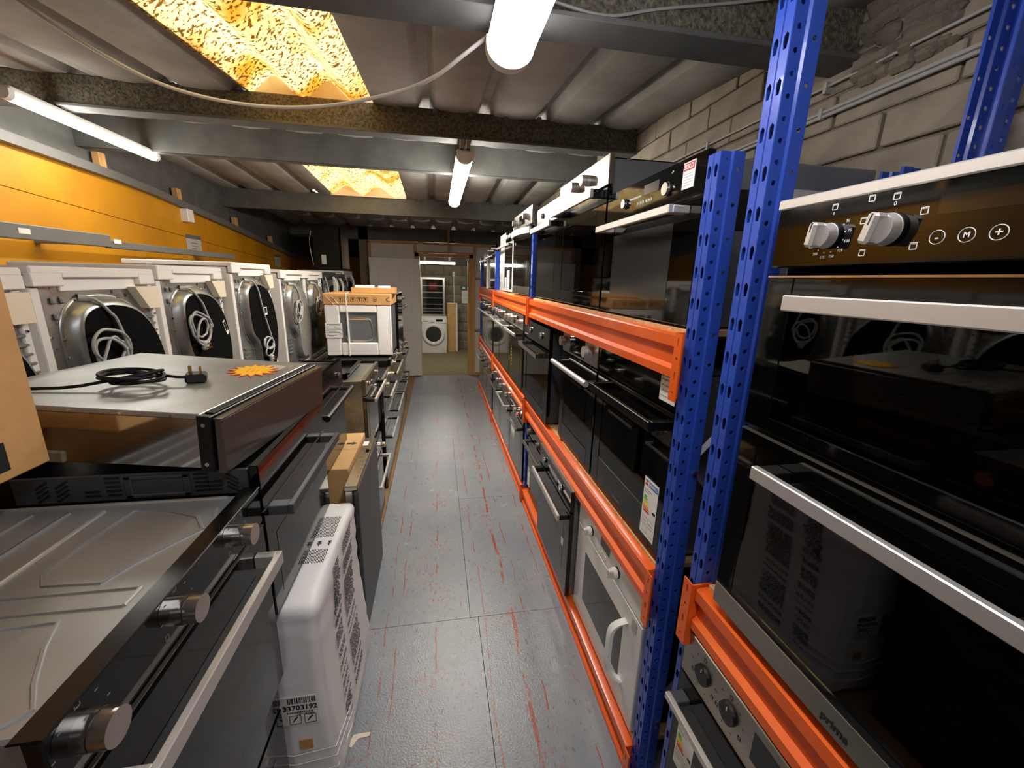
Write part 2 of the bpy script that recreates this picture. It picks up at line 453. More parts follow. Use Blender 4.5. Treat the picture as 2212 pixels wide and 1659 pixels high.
for i, (x0, x1) in SKY.items():
    y0, y1 = SPANS[i]; mb = MB(); pr = []; N = 48; pt = (x1-x0)/2.35
    for k in range(N+1):
        x = x0+(x1-x0)*k/N; t = ((x-x0)/pt) % 1.0
        tri = 1-abs(2*t-1); tri = max(0, min(1, (tri-.06)/.88)); pr.append((x, .095*(tri*tri*(3-2*tri)*.4+tri*.6)))
    M_ = 12
    for k in range(M_+1):
        y = y0+(y1+.02-y0)*k/M_; mb.v += [(x, y, zroof(y)+.004+z) for x, z in pr]
    n = N+1
    for k in range(M_):
        for j in range(N): mb.f.append((k*n+j, k*n+j+1, (k+1)*n+j+1, (k+1)*n+j))
    o = mb.obj('rooflight_sheet', 'skylight_sheet', ce, smooth=60)
    o['label'] = 'translucent yellowed corrugated rooflight sheet'
    fm = MB(); y = y1-.05; zz = zroof(y)-.01      # filler pieces under the corrugations
    for k in range(N): fm.prism([(pr[k][0], zz), (pr[k+1][0], zz), (pr[k+1][0], zroof(y)+pr[k+1][1]), (pr[k][0], zroof(y)+pr[k][1])], 'y', y, y+.03)
    fm.obj('filler_strip', 'cream_plastic', ce)
def purlin(y, zb, zt, rough, fw=.06):
    if rough:
        MB().box(LX-.1, RX+.02, y-.03, y+.03, zb+.012, zt, .006).obj('purlin', 'beam_rough', ce)
        MB().box(LX-.1, RX+.0, y-fw, y+fw, zb, zb+.014, .002).obj('purlin_flange', 'beam_dark', ce)
    else:
        MB().sheet([(y+.07, zt), (y, zt), (y, zb), (y+.08, zb), (y+.08, zb+.025)], 'x', LX-.1, RX+.02).obj('purlin', 'beam_dark', ce, smooth=0)
        MB().box(LX-.1, RX+.02, y+.002, y+.012, zb, zt).obj('purlin_web', 'beam_dark', ce)
purlin(1.26, 2.36, 2.505, True); purlin(2.72, 2.49, 2.64, True, .05); purlin(3.38, 2.468, 2.665, False); purlin(5.27, 2.397, 2.59, False)
purlin(7.42, 2.285, 2.495, False); purlin(9.2, 2.2, 2.42, False)
cap_me = MB().cyl((0, 0, 0), (0, 0, .03), .018, .012, 8).mesh('sheet_clip'); cap_me.materials.append(MATS['galv'])
for y in (2.69, 5.24, 7.39):
    for k in range(9):
        x = -.3+.335*k*.6
        if x < 1.15: mk('sheet_clip', cap_me, None, ce, (x+.11, y-.015, zroof(y)-.02))

# --- partition with doorway
wf = struct('wall_front', 'timber stud partition lined with plasterboard')
def pbox(n, mtl, x0, x1, y0, y1, z0, z1): return MB().box(x0, x1, y0, y1, z0, z1, .002).obj(n, mtl, wf)
for x0, x1, z0, z1 in ((-1.06, -.30, 0, 2.24), (-.29, .20, 2.13, 2.24), (.20, .62, 2.13, 2.24), (.62, 1.25, 0, 2.24)):
    pbox('plasterboard', 'plasterboard', x0, x1, YF+.05, YF+.065, z0, z1)
for x0, x1, z0, z1 in ((-1.10, -1.06, 0, 2.26), (-.36, -.29, 0, 2.10), (-.37, -.33, 2.1, 2.24), (.55, .62, 0, 2.10), (.62, .655, 0, 2.24), (1.0, 1.04, 0, 2.24)):
    pbox('stud', 'pine', x0, x1, YF, YF+.05, z0, z1)
pbox('stud', 'pine', .19, .225, YF-.04, YF, 2.10, 2.50)
for x0, x1, z0, z1 in ((-1.10, 1.25, 2.24, 2.275), (-.36, .62, 2.045, 2.10), (.655, 1.25, 1.70, 1.735), (.655, 1.25, .80, .835), (.655, 1.25, 0, .04), (-.36, .62, 2.105, 2.13)):
    pbox('rail', 'pine_across', x0, x1, YF, YF+.05, z0, z1)
pbox('door_jamb', 'pine', .53, .553, YF-.01, YF+.12, 0, 2.04); pbox('door_jamb', 'pine', -.30, -.28, YF+.02, YF+.12, 0, 2.04)
dr = struct('door_1', 'white panelled door standing open against the partition')
dw, dh = .80, 1.99
dr.location = (-.285, YF-.02, .012); dr.rotation_euler = (0, 0, math.atan2(-.10, -.78))
def dbar(x0, x1, z0, z1): MB().box(x0, x1, -.0175, .0175, z0, z1, .002).obj('door_frame', 'door_white', dr)
cols = ((.11, .37), (.45, .70)); rows = ((.20, .80), (.98, 1.85))
xs = [0, .11, .37, .45, .70, dw]
dbar(0, .11, 0, dh); dbar(.37, .45, .2, 1.85); dbar(.70, dw, 0, dh); dbar(.11, .70, 0, .20); dbar(.11, .37, .80, .98); dbar(.45, .70, .80, .98); dbar(.11, .70, 1.85, dh)
for a, b in cols:
    for c, d in rows:
        q = MB(); q.box(a, b, -.009, .009, c, d); q.box(a+.035, b-.035, -.0145, .0145, c+.035, d-.035, .006); q.obj('door_panel', 'door_white', dr)
# --- room beyond
wb = struct('wall_beyond', 'block wall of the room beyond the doorway')
MB().box(-2.5, RX+.2, 10.25, 10.4, -.1, 2.6).obj('wall_panel', 'mortar', wb)
bl2 = MB().box(-.2175, .2175, 0, .05, -.105, .105, .003).mesh('block'); bl2.materials.append(MATS['block_far'])
for r in range(9):
    for k in range(6):
        x = -.95+.447*k+(.22 if r % 2 else 0)
        if x < 1.2: mk('block', bl2, None, wb, (x, 10.235+random.uniform(-.003, .003), .11+.222*r))
MB().box(-1.7, RX, 10.1, 10.24, 2.0, 2.16, .004).obj('beam', 'beam_dark', wb)
MB().box(-1.25, -1.10, YF+.07, 10.4, -.1, 2.5).obj('side_wall', 'wall_plain', wb)
MB().box(LX, -1.25, 8.9, 8.95, 0, 2.06).obj('yellow_board', 'yellow_paint', wb)
MB().box(-2.5, -1.6, YF, 10.4, -.12, -.001).obj('side_floor', 'hardboard', wb)

# ================================================================== LAMPS
def tube_lamp(label, x, y0, y1, z, wd, material, hang=None, along='y', ends=.03):
    L = y1-y0
    if along == 'y': t = thing('tube_lamp', label, 'lamp', (x, y0, z)); 
    else: t = thing('tube_lamp', label, 'lamp', (x, y0, z), (0, 0, -PI/2))
    prof = [(wd*.5*math.cos(a), -.0+wd*.42*math.sin(a)) for a in [PI+PI*k/12 for k in range(13)]]
    q = MB(); q.prism(prof+[(wd*.5, .006), (-wd*.5, .006)], 'y', ends, L-ends); q.obj('diffuser', material, t, smooth=50)
    for a, b in ((0, ends), (L-ends, L)):
        MB().prism([(p[0]*1.04, p[1]*1.04) for p in prof]+[(wd*.52, .02), (-wd*.52, .02)], 'y', a, b).obj('end_cap', 'white_plastic', t, smooth=50)
    MB().box(-wd*.46, wd*.46, ends*.5, L-ends*.5, .006, .034, .003).obj('lamp_body', 'white_plastic', t)
    if hang is not None:
        for hy in hang[0]:
            q = MB(); q.box(-.03, -.006, hy-.02, hy+.02, .03, hang[1], .002); q.box(.006, .03, hy-.02, hy+.02, .03, hang[1], .002); q.box(-.03, .03, hy-.02, hy+.02, .03, .036); q.obj('bracket', 'steel_fine', t)
    return t
tube_lamp('white tube lamp hung over the aisle with a cable looping from its end', .205, -.22, 1.30, 2.315, .125, 'tube_cool', ([.3, 1.25], .14))
tube_lamp('slim tube lamp on a metal bracket under the roof beam above the aisle', .175, 2.66, 4.26, 2.405, .10, 'tube_warm', ([.02], .085))
tube_lamp('tube lamp under the roof beside the yellow boards', -1.865, 2.42, 3.46, 2.448, .058, 'tube_side', ([.30], .045))
tube_lamp('tube lamp hung in the room beyond the doorway', -.335, 8.3, 9.01, 1.985, .055, 'tube_far', ([.12, .58], .30), 'x')
tube_lamp('added unseen tube lamp behind the camera for fill light', .2, -2.3, -.8, 2.15, .11, 'tube_cool')  # added out of view to brighten the store and its reflections

# cable from the near lamp
def px_y(x, y, Y):
    d = ((x-1106)*r_-(y-829.5)*u_)/FPX+f_; t = Y/d.y; return Vector((0, 0, CAMH))+d*t
cp = [(1062, 72, 1.29), (1000, 120, 1.33), (940, 165, 1.40), (860, 198, 1.50), (740, 224, 1.60), (640, 232, 1.66), (540, 227, 1.70), (430, 207, 1.74), (330, 174, 1.77), (230, 122, 1.80), (130, 62, 1.83), (30, -5, 1.86), (-80, -80, 1.88)]
MBc = MB().tube(spline([px_y(*p) for p in cp], 6, False), .0055, 8).obj('power_cable', 'white_cable')
tag(MBc, 'white power cable sagging across the roof from the near tube lamp', 'cable')
for zc, rr, y0, lab in ((2.258, .006, -.2, 'twin grey conduits clipped along the block wall'), (2.332, .004, -.2, 'single thin cable running along the block wall above the twin conduits')):
    q = MB(); q.tube([(RX-.016, y0+k*.8, zc+.002*math.sin(k*2.1)) for k in range(8)], rr, 8)
    if rr > .005: q.tube([(RX-.016, y0+k*.8, zc-.014+.002*math.sin(k*1.7)) for k in range(8)], rr, 8)
    for k in range(9): q.box(RX-.024, RX, y0+.3+k*.6, y0+.312+k*.6, zc-.022, zc+.01)
    tag(q.obj('wall_cable', 'hose_grey'), lab, 'cable')
q = MB().tube(spline([(1.24, 1.0, 2.5), (.95, 1.2, 2.48), (.6, 1.225, 2.42), (.45, 1.22, 2.385), (.3, 1.22, 2.40)], 6, False), .004, 6).obj('beam_cable', 'hose_grey')
tag(q, 'thin cable strung across the rough roof beam', 'cable')

# ================================================================== RACKS
XR = .65
def cells(mb, M, a0, a1, b0, b1, hole):
    am, bmid = (a0+a1)/2, (b0+b1)/2
    out = [(a1, bmid), (a1, b1), (am, b1), (a0, b1), (a0, bmid), (a0, b0), (am, b0), (a1, b0)]
    vs = [M(a, b) for a, b in out]+[M(am+x, bmid+y) for x, y in hole]
    mb.add(vs, [(i, (i+1) % 8, 8+(i+1) % 8, 8+i) for i in range(8)])
def rnd(r): return [(r*math.cos(k*PI/4), r*math.sin(k*PI/4)) for k in range(8)]
SLOT = [(.0065, 0), (.0062, .009), (0, .0155), (-.0062, .009), (-.0065, 0), (-.0042, -.0150), (0, -.0150), (.0042, -.0150)]
def upright_mesh(h):
    mb = MB(); n = int(h/.075); a = .0225
    SL = [(p[0]*.92, p[1]*.95) for p in SLOT]
    for k in range(n):
        z0 = h*k/n; z1 = h*(k+1)/n
        cells(mb, lambda u, b: (0, u, b), -a, -.002, z0, z1, SL)
        cells(mb, lambda u, b: (0, u, b), .002, a, z0, z1, SL)
    mb.add([(0, -.002, 0), (.003, 0, 0), (0, .002, 0), (0, -.002, h), (.003, 0, h), (0, .002, h)], [(0, 1, 4, 3), (1, 2, 5, 4)])
    n = int(h/.0375)
    for s in (-1, 1):
        for k in range(n):
            z0 = h*k/n; z1 = h*(k+1)/n; cells(mb, lambda u, b: (u, s*a, b), 0, .027, z0, z1, rnd(.0052))
        mb.add([(.027, s*a, 0), (.030, s*.029, 0), (.030, s*.029, h), (.027, s*a, h)], [(0, 1, 2, 3)])
        n2 = n//2
        for k in range(n2):
            z0 = h*k/n2; z1 = h*(k+1)/n2; cells(mb, lambda u, b: (u, s*.029, b), .030, .058, z0, z1, rnd(.0048))
        mb.add([(.058, s*.029, 0), (.058, s*.022, 0), (.058, s*.022, h), (.058, s*.029, h)], [(0, 1, 2, 3)])
    me = mb.mesh('upright', 0); me.materials.append(MATS['rack_blue']); return me
UP = {}
def upright(rack, x, y, h, flip=False):
    if h not in UP: UP[h] = upright_mesh(h)
    o = mk('upright', UP[h], None, rack, (x, y, 0), (0, 0, PI if flip else 0))
    s = o.modifiers.new('thickness', 'SOLIDIFY'); s.thickness = .002; s.offset = 0
    MB().box(-.015, .07, -.035, .035, 0, .006, .001).obj('foot_plate', 'black_paint', rack, (x-(.055 if flip else 0), y, 0))
    return o
BEAM = [(-.018, 0), (-.018, .024), (-.004, .034), (-.004, .076), (-.018, .086), (-.018, .116), (-.006, .12), (.03, .12), (.03, 0)]
def beam(rack, y0, y1, ztop, x=XR, back=False):
    sx = -1 if back else 1
    b = MB().prism([(p[0]*sx, p[1]) for p in BEAM], 'y', y0, y1).obj('beam', 'rack_orange', rack, (x+(0 if back else .0), 0, ztop-.12), smooth=20)
    if back: return
    for yy, s in ((y0, -1), (y1, 1)):
        mb = MB(); a0, a1 = (-.034, .0) if s < 0 else (0, .034)
        H = .185; n = 4
        for k in range(n): cells(mb, lambda a, c: (-.026, a, c), a0, a1, H*k/n, H*(k+1)/n, [(p[0]*.55, p[1]*.85) for p in SLOT] if k % 2 else rnd(.0055 if k else .0045))
        e = a1 if s < 0 else a0
        mb.add([(-.026, e, 0), (.04, e, 0), (.04, e, H), (-.026, e, H)], [(0, 1, 2, 3)])
        c = mb.obj('connector', 'rack_orange', b, (0, yy+(.004*s), -.058), smooth=0)
        sm = c.modifiers.new('thickness', 'SOLIDIFY'); sm.thickness = .004; sm.offset = 0
def boards(rack, spans, z, x0=XR+.012, x1=1.19):
    for a, b in spans:
        k = max(1, round((b-a)/.29)); wd = (b-a)/k
        for i in range(k): MB().box(x0, x1, a+i*wd+.003, a+(i+1)*wd-.003, z-.006, z+.012, .001).obj('shelf_board', 'chipboard', rack)
def braces(rack, y, zs):
    for i in range(len(zs)-1):
        a, b = (XR+.07, 1.12) if i % 2 == 0 else (1.12, XR+.07)
        MB().tube([(a, y+.03, zs[i]), (b, y+.03, zs[i+1])], .011, 4).obj('brace', 'galv_dull', rack, smooth=20)
        MB().cyl((a-.025, y-.038, zs[i]), (a-.025, y+.03, zs[i]), .007, n=6).obj('bolt', 'steel_fine', rack)
ZB, ZL, ZU = .115, .842, 1.578
rk = thing('pallet_rack', 'long blue and orange pallet rack with three shelves of ovens along the aisle', 'rack')
US = [.972, 2.892, 4.772, 6.40]
for y in US:
    upright(rk, XR, y, 2.01); upright(rk, 1.215, y, 2.01, True); braces(rk, y, [.3, .75, 1.2, 1.65])
for a, b in zip(US, US[1:]):
    for z in (ZB, ZL, ZU):
        beam(rk, a+.030, b-.030, z); beam(rk, a+.030, b-.030, z, 1.21, True)
    boards(rk, [(a+.032, b-.032)], ZU); boards(rk, [(a+.032, b-.032)], ZB)
boards(rk, [(US[0]+.032, 2.03), (2.07, US[1]-.032), (US[1]+.032, US[2]-.032), (US[2]+.032, US[3]-.032)], ZL)
tr = thing('pallet_rack', 'taller blue pallet rack holding the double oven, its uprights rising past the roof beam', 'rack')
upright(tr, XR, .812, 2.42); upright(tr, 1.215, .812, 2.35, True); upright(tr, XR, -1.1, 2.25); upright(tr, 1.215, -1.1, 2.25, True)
braces(tr, .812, [.25, .9, 1.5])
ZT, ZT0 = .965, .215
for z in (ZT, ZT0):
    beam(tr, -1.05, .782, z); beam(tr, -1.05, .782, z, 1.21, True)
    boards(tr, [(-1.05, .78)], z)

# ================================================================== OVEN BUILDER
R_ = (0, 0, -PI/2); L_ = (0, 0, PI/2); TX = (PI/2, 0, 0)
def handle(door, kind, w, z, mtl, out=.045, hh=.022, br='black_plastic'):
    if kind == 'flat':
        h = MB().box(-w/2, w/2, -out-.008, -out+.006, z-hh/2, z+hh/2, .002).obj('handle', mtl, door)
        for s in (-1, 1): MB().box(s*w/2-(.035 if s > 0 else 0), s*w/2+(.035 if s < 0 else 0), -out+.006, 0, z-hh*.45, z+hh*.45, .002).obj('handle_bracket', br, door)
    elif kind == 'round':
        MB().cyl((-w/2, -out, z), (w/2, -out, z), hh*.5, n=16).obj('handle', mtl, door)
        for s in (-1, 1): MB().cyl((s*(w/2-.02), -out, z), (s*(w/2-.02), 0, z), hh*.42, n=12).obj('handle_bracket', br, door)
    elif kind == 'bow':
        pts = [(w*(t-.5), -.012-out*math.sin(PI*t)**.7, z) for t in [k/14 for k in range(15)]]
        mb = MB(); n = len(pts)
        for p in pts: mb.v += [(p[0], p[1], z-hh*.7), (p[0], p[1]+.012, z-hh*.7), (p[0], p[1]+.012, z+hh*.7), (p[0], p[1], z+hh*.7)]
        for i in range(n-1):
            for j in range(4): mb.f.append((i*4+j, i*4+(j+1) % 4, i*4+4+(j+1) % 4, i*4+4+j))
        mb.f += [(0, 1, 2, 3), tuple((n-1)*4+j for j in range(4))]
        mb.obj('handle', mtl, door, smooth=50)
    elif kind == 'frame':          # squared U handle: bar and its arms of one metal
        mb = MB(); mb.box(-w/2, w/2, -out-.008, -out+.006, z-hh/2, z+hh/2, .002)
        for s in (-1, 1): mb.box(s*w/2-(.022 if s > 0 else 0), s*w/2+(.022 if s < 0 else 0), -out+.004, 0, z-hh/2, z+hh/2, .002)
        mb.obj('handle', mtl, door)
def knob(parent, x, z, kind='cyl', r=.021, mtl='steel_fine', y=0, turn=.3):
    if kind == 'cyl':
        mb = MB(); mb.cyl((x, y, z), (x, y-.017, z), r, r, 24); mb.cyl((x, y-.0185, z), (x, y-.038, z), r*.98, r*.95, 24); k = mb.obj('knob', mtl, parent)
        MB().cyl((x, y-.0165, z), (x, y-.019, z), r*.93, n=20).obj('knob_groove', 'black_plastic', k)
    elif kind == 'disc':
        k = MB().cyl((x, y, z), (x, y-.012, z), r, r*.94, 24).obj('knob', mtl, parent)
        mb = MB(); mb.cyl((x, y+.0005, z), (x, y-.004, z), r*1.12, r*1.08, 24); mb.obj('knob_ring', 'black_plastic', k)
    elif kind == 'dial':
        mb = MB(); mb.cyl((x, y, z), (x, y-.008, z), r, r*.96, 28); k = mb.obj('knob', mtl, parent)
        MB().box(x-.0012, x+.0012, y-.0088, y-.0075, z+r*.35, z+r*.75).obj('pointer', 'print_white', k)
    elif kind == 'grip':
        mb = MB(); mb.cyl((x, y, z), (x, y-.006, z), r*1.02, r*1.02, 28); mb.cyl((x, y-.006, z), (x, y-.022, z), r, r*.96, 28)
        M = Matrix.Translation((x, 0, z)) @ Matrix.Rotation(turn, 4, 'Y')
        mb.box(-r*.40, r*.40, y-.040, y-.018, -r*.98, r*.98, .004, M); k = mb.obj('knob', mtl, parent)
        MB().cyl((x, y+.001, z), (x, y-.005, z), r*1.06, n=28).obj('knob_ring', 'black_plastic', k)
        MB().box(-.0008, .0008, y-.0405, y-.0390, r*.2, r*.9, 0, M).obj('pointer', 'ink', k)
def dial_marks(parent, x, z, r, mtl='print_white', n=9, y=0):
    mb = MB()
    for k in range(n):
        a = PI*.5-2*PI*(k/n)
        cx, cz = x+math.cos(a)*r, z+math.sin(a)*r
        if k % 3 == 0:
            for dx, dz, sx, sz in ((0, .004, .0045, .0007), (0, -.004, .0045, .0007), (.004, 0, .0007, .0045), (-.004, 0, .0007, .0045)): mb.box(cx+dx-sx, cx+dx+sx, y-.0006, y, cz+dz-sz, cz+dz+sz)
        else: mb.box(cx-.0025, cx+.0025, y-.0006, y, cz-.0008, cz+.0008)
    mb.obj('dial_marks', mtl, parent)
def shell(w, y0, y1, z0, z1, fx, fz0, fz1):
    mb = MB(); t = .004; x = w/2
    mb.box(-x, -x+t, y0, y1, z0, z1); mb.box(x-t, x, y0, y1, z0, z1); mb.box(-x, x, y0, y1, z0, z0+t); mb.box(-x, x, y0, y1, z1-t, z1); mb.box(-x, x, y1-t, y1, z0, z1)
    return mb
def plate(mb, w, z0, z1, y0, y1, win, c=.002):
    """door slab with a window opening, win=(x0,x1,za,zb)"""
    x0, x1, a, b = win
    mb.box(-w/2, x0, y0, y1, z0, z1, c); mb.box(x1, w/2, y0, y1, z0, z1, c); mb.box(x0, x1, y0, y1, z0, a, c); mb.box(x0, x1, y0, y1, b, z1, c)
def wire_rack(door_or_body, w, y0, y1, z):
    mb = MB(); r = .0028
    for y in (y0, y1, (y0+y1)/2): mb.tube([(-w/2, y, z), (w/2, y, z)], r*1.3, 6)
    k = 15
    for i in range(k): x = -w/2+w*i/(k-1); mb.tube([(x, y0, z+.003), (x, y1, z+.003)], r, 5)
    mb.obj('wire_rack', 'wire', door_or_body)
def oven(label, face, X, Y0, Y1, z0, h, panel=None, doors=(), body='grey_case', depth=.53, cat='oven', group=None, name='oven', rot=None, see=None, top='plain', front_d=.022):
    w = abs(Y1-Y0)
    t = thing(name, label, cat, (X, (Y0+Y1)/2, z0), rot or (R_ if face == 'R' else L_), group)
    if see: b = shell(w-.03, front_d, depth, .006, h-.012, 0, 0, 0).obj('body', body, t)
    else: b = MB().box(-w/2+.015, w/2-.015, front_d, depth, .006, h-.012, .004).obj('body', body, t)
    if see:
        mb = shell(w-.12, front_d+.004, depth-.06, see[0], see[1], 0, 0, 0); mb.obj('cavity_liner', 'cavity', b)
        for z in see[2]: wire_rack(b, w-.13, front_d+.016, depth-.1, z)
    ph = 0; p = None
    if panel:
        ph = panel['h']; pm = panel.get('m', 'black_glass'); zc = h-ph/2
        p = MB().box(-w/2, w/2, 0, front_d, h-ph, h, .0025).obj('control_panel', pm, t)
        for kn in panel.get('knobs', ()):
            u, kind, r, km = kn[:4]; dz = kn[4] if len(kn) > 4 else 0
            knob(p, u*w, zc+dz, kind, r, km)
            if panel.get('marks', True): dial_marks(p, u*w, zc+dz, r*1.75, panel.get('ink', 'print_white'))
        if 'disp' in panel:
            a, c, d, e = panel['disp']
            MB().box(a*w, c*w, -.0012, 0, zc+d*ph, zc+e*ph).obj('display', panel.get('dm', 'smoked_window'), p)
        for (a, c, d, e, mm) in panel.get('extra', ()):
            MB().box(a*w, c*w, -.0016, 0, zc+d*ph, zc+e*ph, .0004).obj('button', mm, p)
        if panel.get('lip'):
            MB().box(-w/2-.001, w/2+.001, -.004, front_d+.012, h-panel.get('lipdown', .002), h+panel['lip'], .002).obj('top_trim', panel.get('lipm', 'satin_alu'), t)
    for d in doors:
        za, zb, dm = d['z0'], d['z1'], d.get('m', 'black_glass')
        mb = MB()
        win = d.get('win')
        if win and see and d.get('see', True):
            wn = (win[0]*w, win[1]*w, za+(zb-za)*win[2], za+(zb-za)*win[3]); plate(mb, w, za, zb, 0, front_d, wn)
            dr_ = mb.obj('door', dm, t)
            MB().box(wn[0]-.004, wn[1]+.004, .002, .006, wn[2]-.004, wn[3]+.004).obj('glass_pane', 'smoked_glass', dr_)
        else:
            mb.box(-w/2, w/2, 0, front_d, za, zb, .0025); dr_ = mb.obj('door', dm, t)
            if win:
                MB().box(win[0]*w, win[1]*w, -.0009, .001, za+(zb-za)*win[2], za+(zb-za)*win[3], .0004).obj('window', d.get('wm', 'smoked_window'), dr_)
        if d.get('edge'): MB().box(-w/2, w/2, -.0008, front_d, zb-.0025, zb+.0006).obj('door_edge', d['edge'], dr_)
        if d.get('strip'):
            MB().box(-w/2+.002, w/2-.002, -.002, .001, za+.001, za+d['strip'], .0006).obj('bottom_strip', d.get('stripm', 'steel'), dr_)
        hs = d.get('handle')
        if hs: handle(dr_, hs[0], hs[2]*w, zb-hs[1], hs[3], *(hs[4:]))
    if top == 'ribs':
        mb = MB()
        for k in range(5): mb.tube([(-w/2+.06+k*.1, .08, h-.011), (-w/2+.06+k*.1, depth-.06, h-.011)], .004, 6)
        mb.obj('pressed_rib', body, b)
    return t
def door_of(t, n=0): return [c for c in t.children if c.name.startswith('door')][n]
def panel_of(t): return [c for c in t.children if c.name.startswith('control_panel')][0]
def sticker(parent, name, x0, x1, z0, z1, mtl='paper', y=-.0016, lines=0, ink='ink_grey', M=None):
    s = MB().box(x0, x1, y-.0003, y+.0006, z0, z1, 0, M).obj(name, mtl, parent, smooth=0)
    if lines:
        mb = MB(); hh = (z1-z0)
        for k in range(lines):
            zz = z1-hh*(k+.8)/(lines+.6); xe = x1-(x1-x0)*random.uniform(.08, .35)
            mb.box(x0+(x1-x0)*.08, xe, y-.0006, y, zz-hh*.018, zz+hh*.018, 0, M)
        mb.obj('print_lines', ink, s, smooth=0)
    return s
def energy_label(parent, x0, x1, z0, z1, y=-.0016):
    s = MB().box(x0, x1, y-.0003, y+.0006, z0, z1).obj('energy_label', 'paper', parent, smooth=0)
    w, h = x1-x0, z1-z0; e = .0006
    MB().box(x0+w*.36, x1-w*.05, y-e, y, z1-h*.13, z1-h*.04).obj('blue_band', 'blue_print', s)
    text('ENERG', h*.07, s, 'paper', (x0+w*.66, y-e-.0002, z1-h*.085), TX)
    q = MB(); q.box(x0+w*.07, x0+w*.30, y-e, y, z1-h*.13, z1-h*.10); q.box(x0+w*.07, x0+w*.30, y-e, y, z1-h*.06, z1-h*.04); q.box(x0+w*.16, x0+w*.20, y-e, y, z1-h*.13, z1-h*.04); q.obj('flag_red', 'red_print', s)
    for k, mm in enumerate(('lab_g1', 'lab_g2', 'lab_y1', 'lab_y2', 'lab_o1', 'lab_o2', 'lab_r')):
        zz = z1-h*(.34+.042*k); MB().prism([(x0+w*.08, zz), (x0+w*(.26+.045*k), zz), (x0+w*(.30+.045*k), zz+h*.016), (x0+w*(.26+.045*k), zz+h*.032), (x0+w*.08, zz+h*.032)], 'y', y-e, y).obj('colour_bar', mm, s)
    MB().prism([(x0+w*.72, z1-h*.50), (x0+w*.80, z1-h*.475), (x0+w*.95, z1-h*.475), (x0+w*.95, z1-h*.525), (x0+w*.80, z1-h*.525)], 'y', y-e, y).obj('class_arrow', 'ink', s)
    q = MB()
    for a, b, c, d in ((.08, .45, .67, .675), (.5, .95, .67, .675), (.08, .085, .67, .92), (.5, .505, .67, .92), (.14, .40, .74, .75), (.14, .40, .80, .81), (.56, .9, .74, .75), (.56, .85, .8, .81), (.08, .95, .93, .935), (.08, .6, .2, .21), (.08, .4, .24, .25)):
        q.box(x0+w*a, x0+w*b, y-e, y, z1-h*d, z1-h*c)
    q.obj('print_lines', 'ink_grey', s)
    return s

def scrib(parent, x0, x1, z, h, y, mtl='ink_grey', seed=1, wavy=False):
    rd = random.Random(seed); q = MB(); x = x0
    if wavy:
        while x < x1:
            L = rd.uniform(.010, .022); pts = [(min(x+L*k/6, x1), y-.0003, z+h*.5*math.sin(k*2.2+seed)*rd.uniform(.5, 1)) for k in range(7)]
            q.tube(pts, h*.09, 4); x += L+.004
    else:
        while x < x1-h*.3:
            d = rd.uniform(.35, .6)*h; q.box(x, min(x+d, x1), y-.0004, y, z-h*.5, z+h*.5); x += d+h*.25
    o = q.obj('faint_print', mtl, parent, smooth=0); o['kind'] = 'stuff'; return o
# ================================================================== RIGHT: tall rack
ZS = ZT+.012
pr_ = oven('double oven with silver knobs, two steel bar handles and a lettered steel base strip', 'R', .632, .12, .722, ZS, .885,
     panel=dict(h=.118, m='black_glass', lip=.001, lipdown=.0165, knobs=[]), body='dark_case',
     doors=[dict(z0=.455, z1=.752, win=(-.40, .40, .10, .80), edge='chrome', handle=('flat', .046, .66, 'satin_alu', .05, .026, 'satin_alu')),
            dict(z0=.012, z1=.445, win=(-.42, .42, .16, .82), edge='dark_steel', strip=.052, handle=('flat', .052, .66, 'satin_alu', .05, .026, 'black_plastic'))],
     see=(.06, .74, (.16, .29, .56)))
p = panel_of(pr_); W_ = .602
# local x = mid - world Y
MIDP = (.12+.722)/2
kx1, kx2, kz = MIDP-.608, MIDP-.515, .885-.070
knob(p, kx1, kz, 'grip', .0195, 'satin_alu', turn=.15); knob(p, kx2, kz, 'grip', .0215, 'satin_alu', turn=.25)
for k, n_ in enumerate(('0', '50', '75', '100', '125', '150', '175', '200', '225', '250')):
    a = PI/2-(0 if k == 0 else (.95+(k-1)*.47)); text(n_, .0062, p, 'print_white', (kx1+math.cos(a)*.034, -.0006, kz+math.sin(a)*.034), TX)
text('0', .008, p, 'print_white', (kx2, -.0006, kz+.034), TX)
mb = MB()
def icon(mb, x, z, s=.0042):
    for dx, dz, sx, sz in ((0, s, s, .0006), (0, -s, s, .0006), (s, 0, .0006, s), (-s, 0, .0006, s)): mb.box(x+dx-sx, x+dx+sx, -.0007, 0, z+dz-sz, z+dz+sz)
    mb.box(x-s*.7, x+s*.7, -.0007, 0, z+s*.55, z+s*.75)
for a in (PI/2, .45, -.6, -2.4, 2.75): icon(mb, kx2+math.cos(a)*.044, kz+math.sin(a)*.044)
icon(mb, kx1, kz+.044); icon(mb, kx2-.035, kz+.047)
for k in range(1, 9):
    a = PI/2-(.95+(k-1)*.47); mb.box(kx1+math.cos(a)*.0265-.0009, kx1+math.cos(a)*.0265+.0009, -.0007, 0, kz+math.sin(a)*.0265-.0009, kz+math.sin(a)*.0265+.0009)
mb.obj('dial_marks', 'print_white', p)
for i, (xx, ch) in enumerate(((.453, '-'), (.422, 'M'), (.392, '+'))):
    x = MIDP-xx; q = MB(); q.tube([(x+.0085*math.cos(a), -.0005, kz-.016+.0085*math.sin(a)) for a in [2*PI*k/24 for k in range(24)]], .0006, 4, closed=True); q.obj('touch_ring', 'print_white', p)
    text(ch, .009 if ch == 'M' else .014, p, 'print_white', (x, -.0006, kz-.016), TX, bold=.0002)
MB().box(MIDP-.46, MIDP-.33, -.0006, 0, kz+.012, kz+.034).obj('display', 'smoked_window', p)
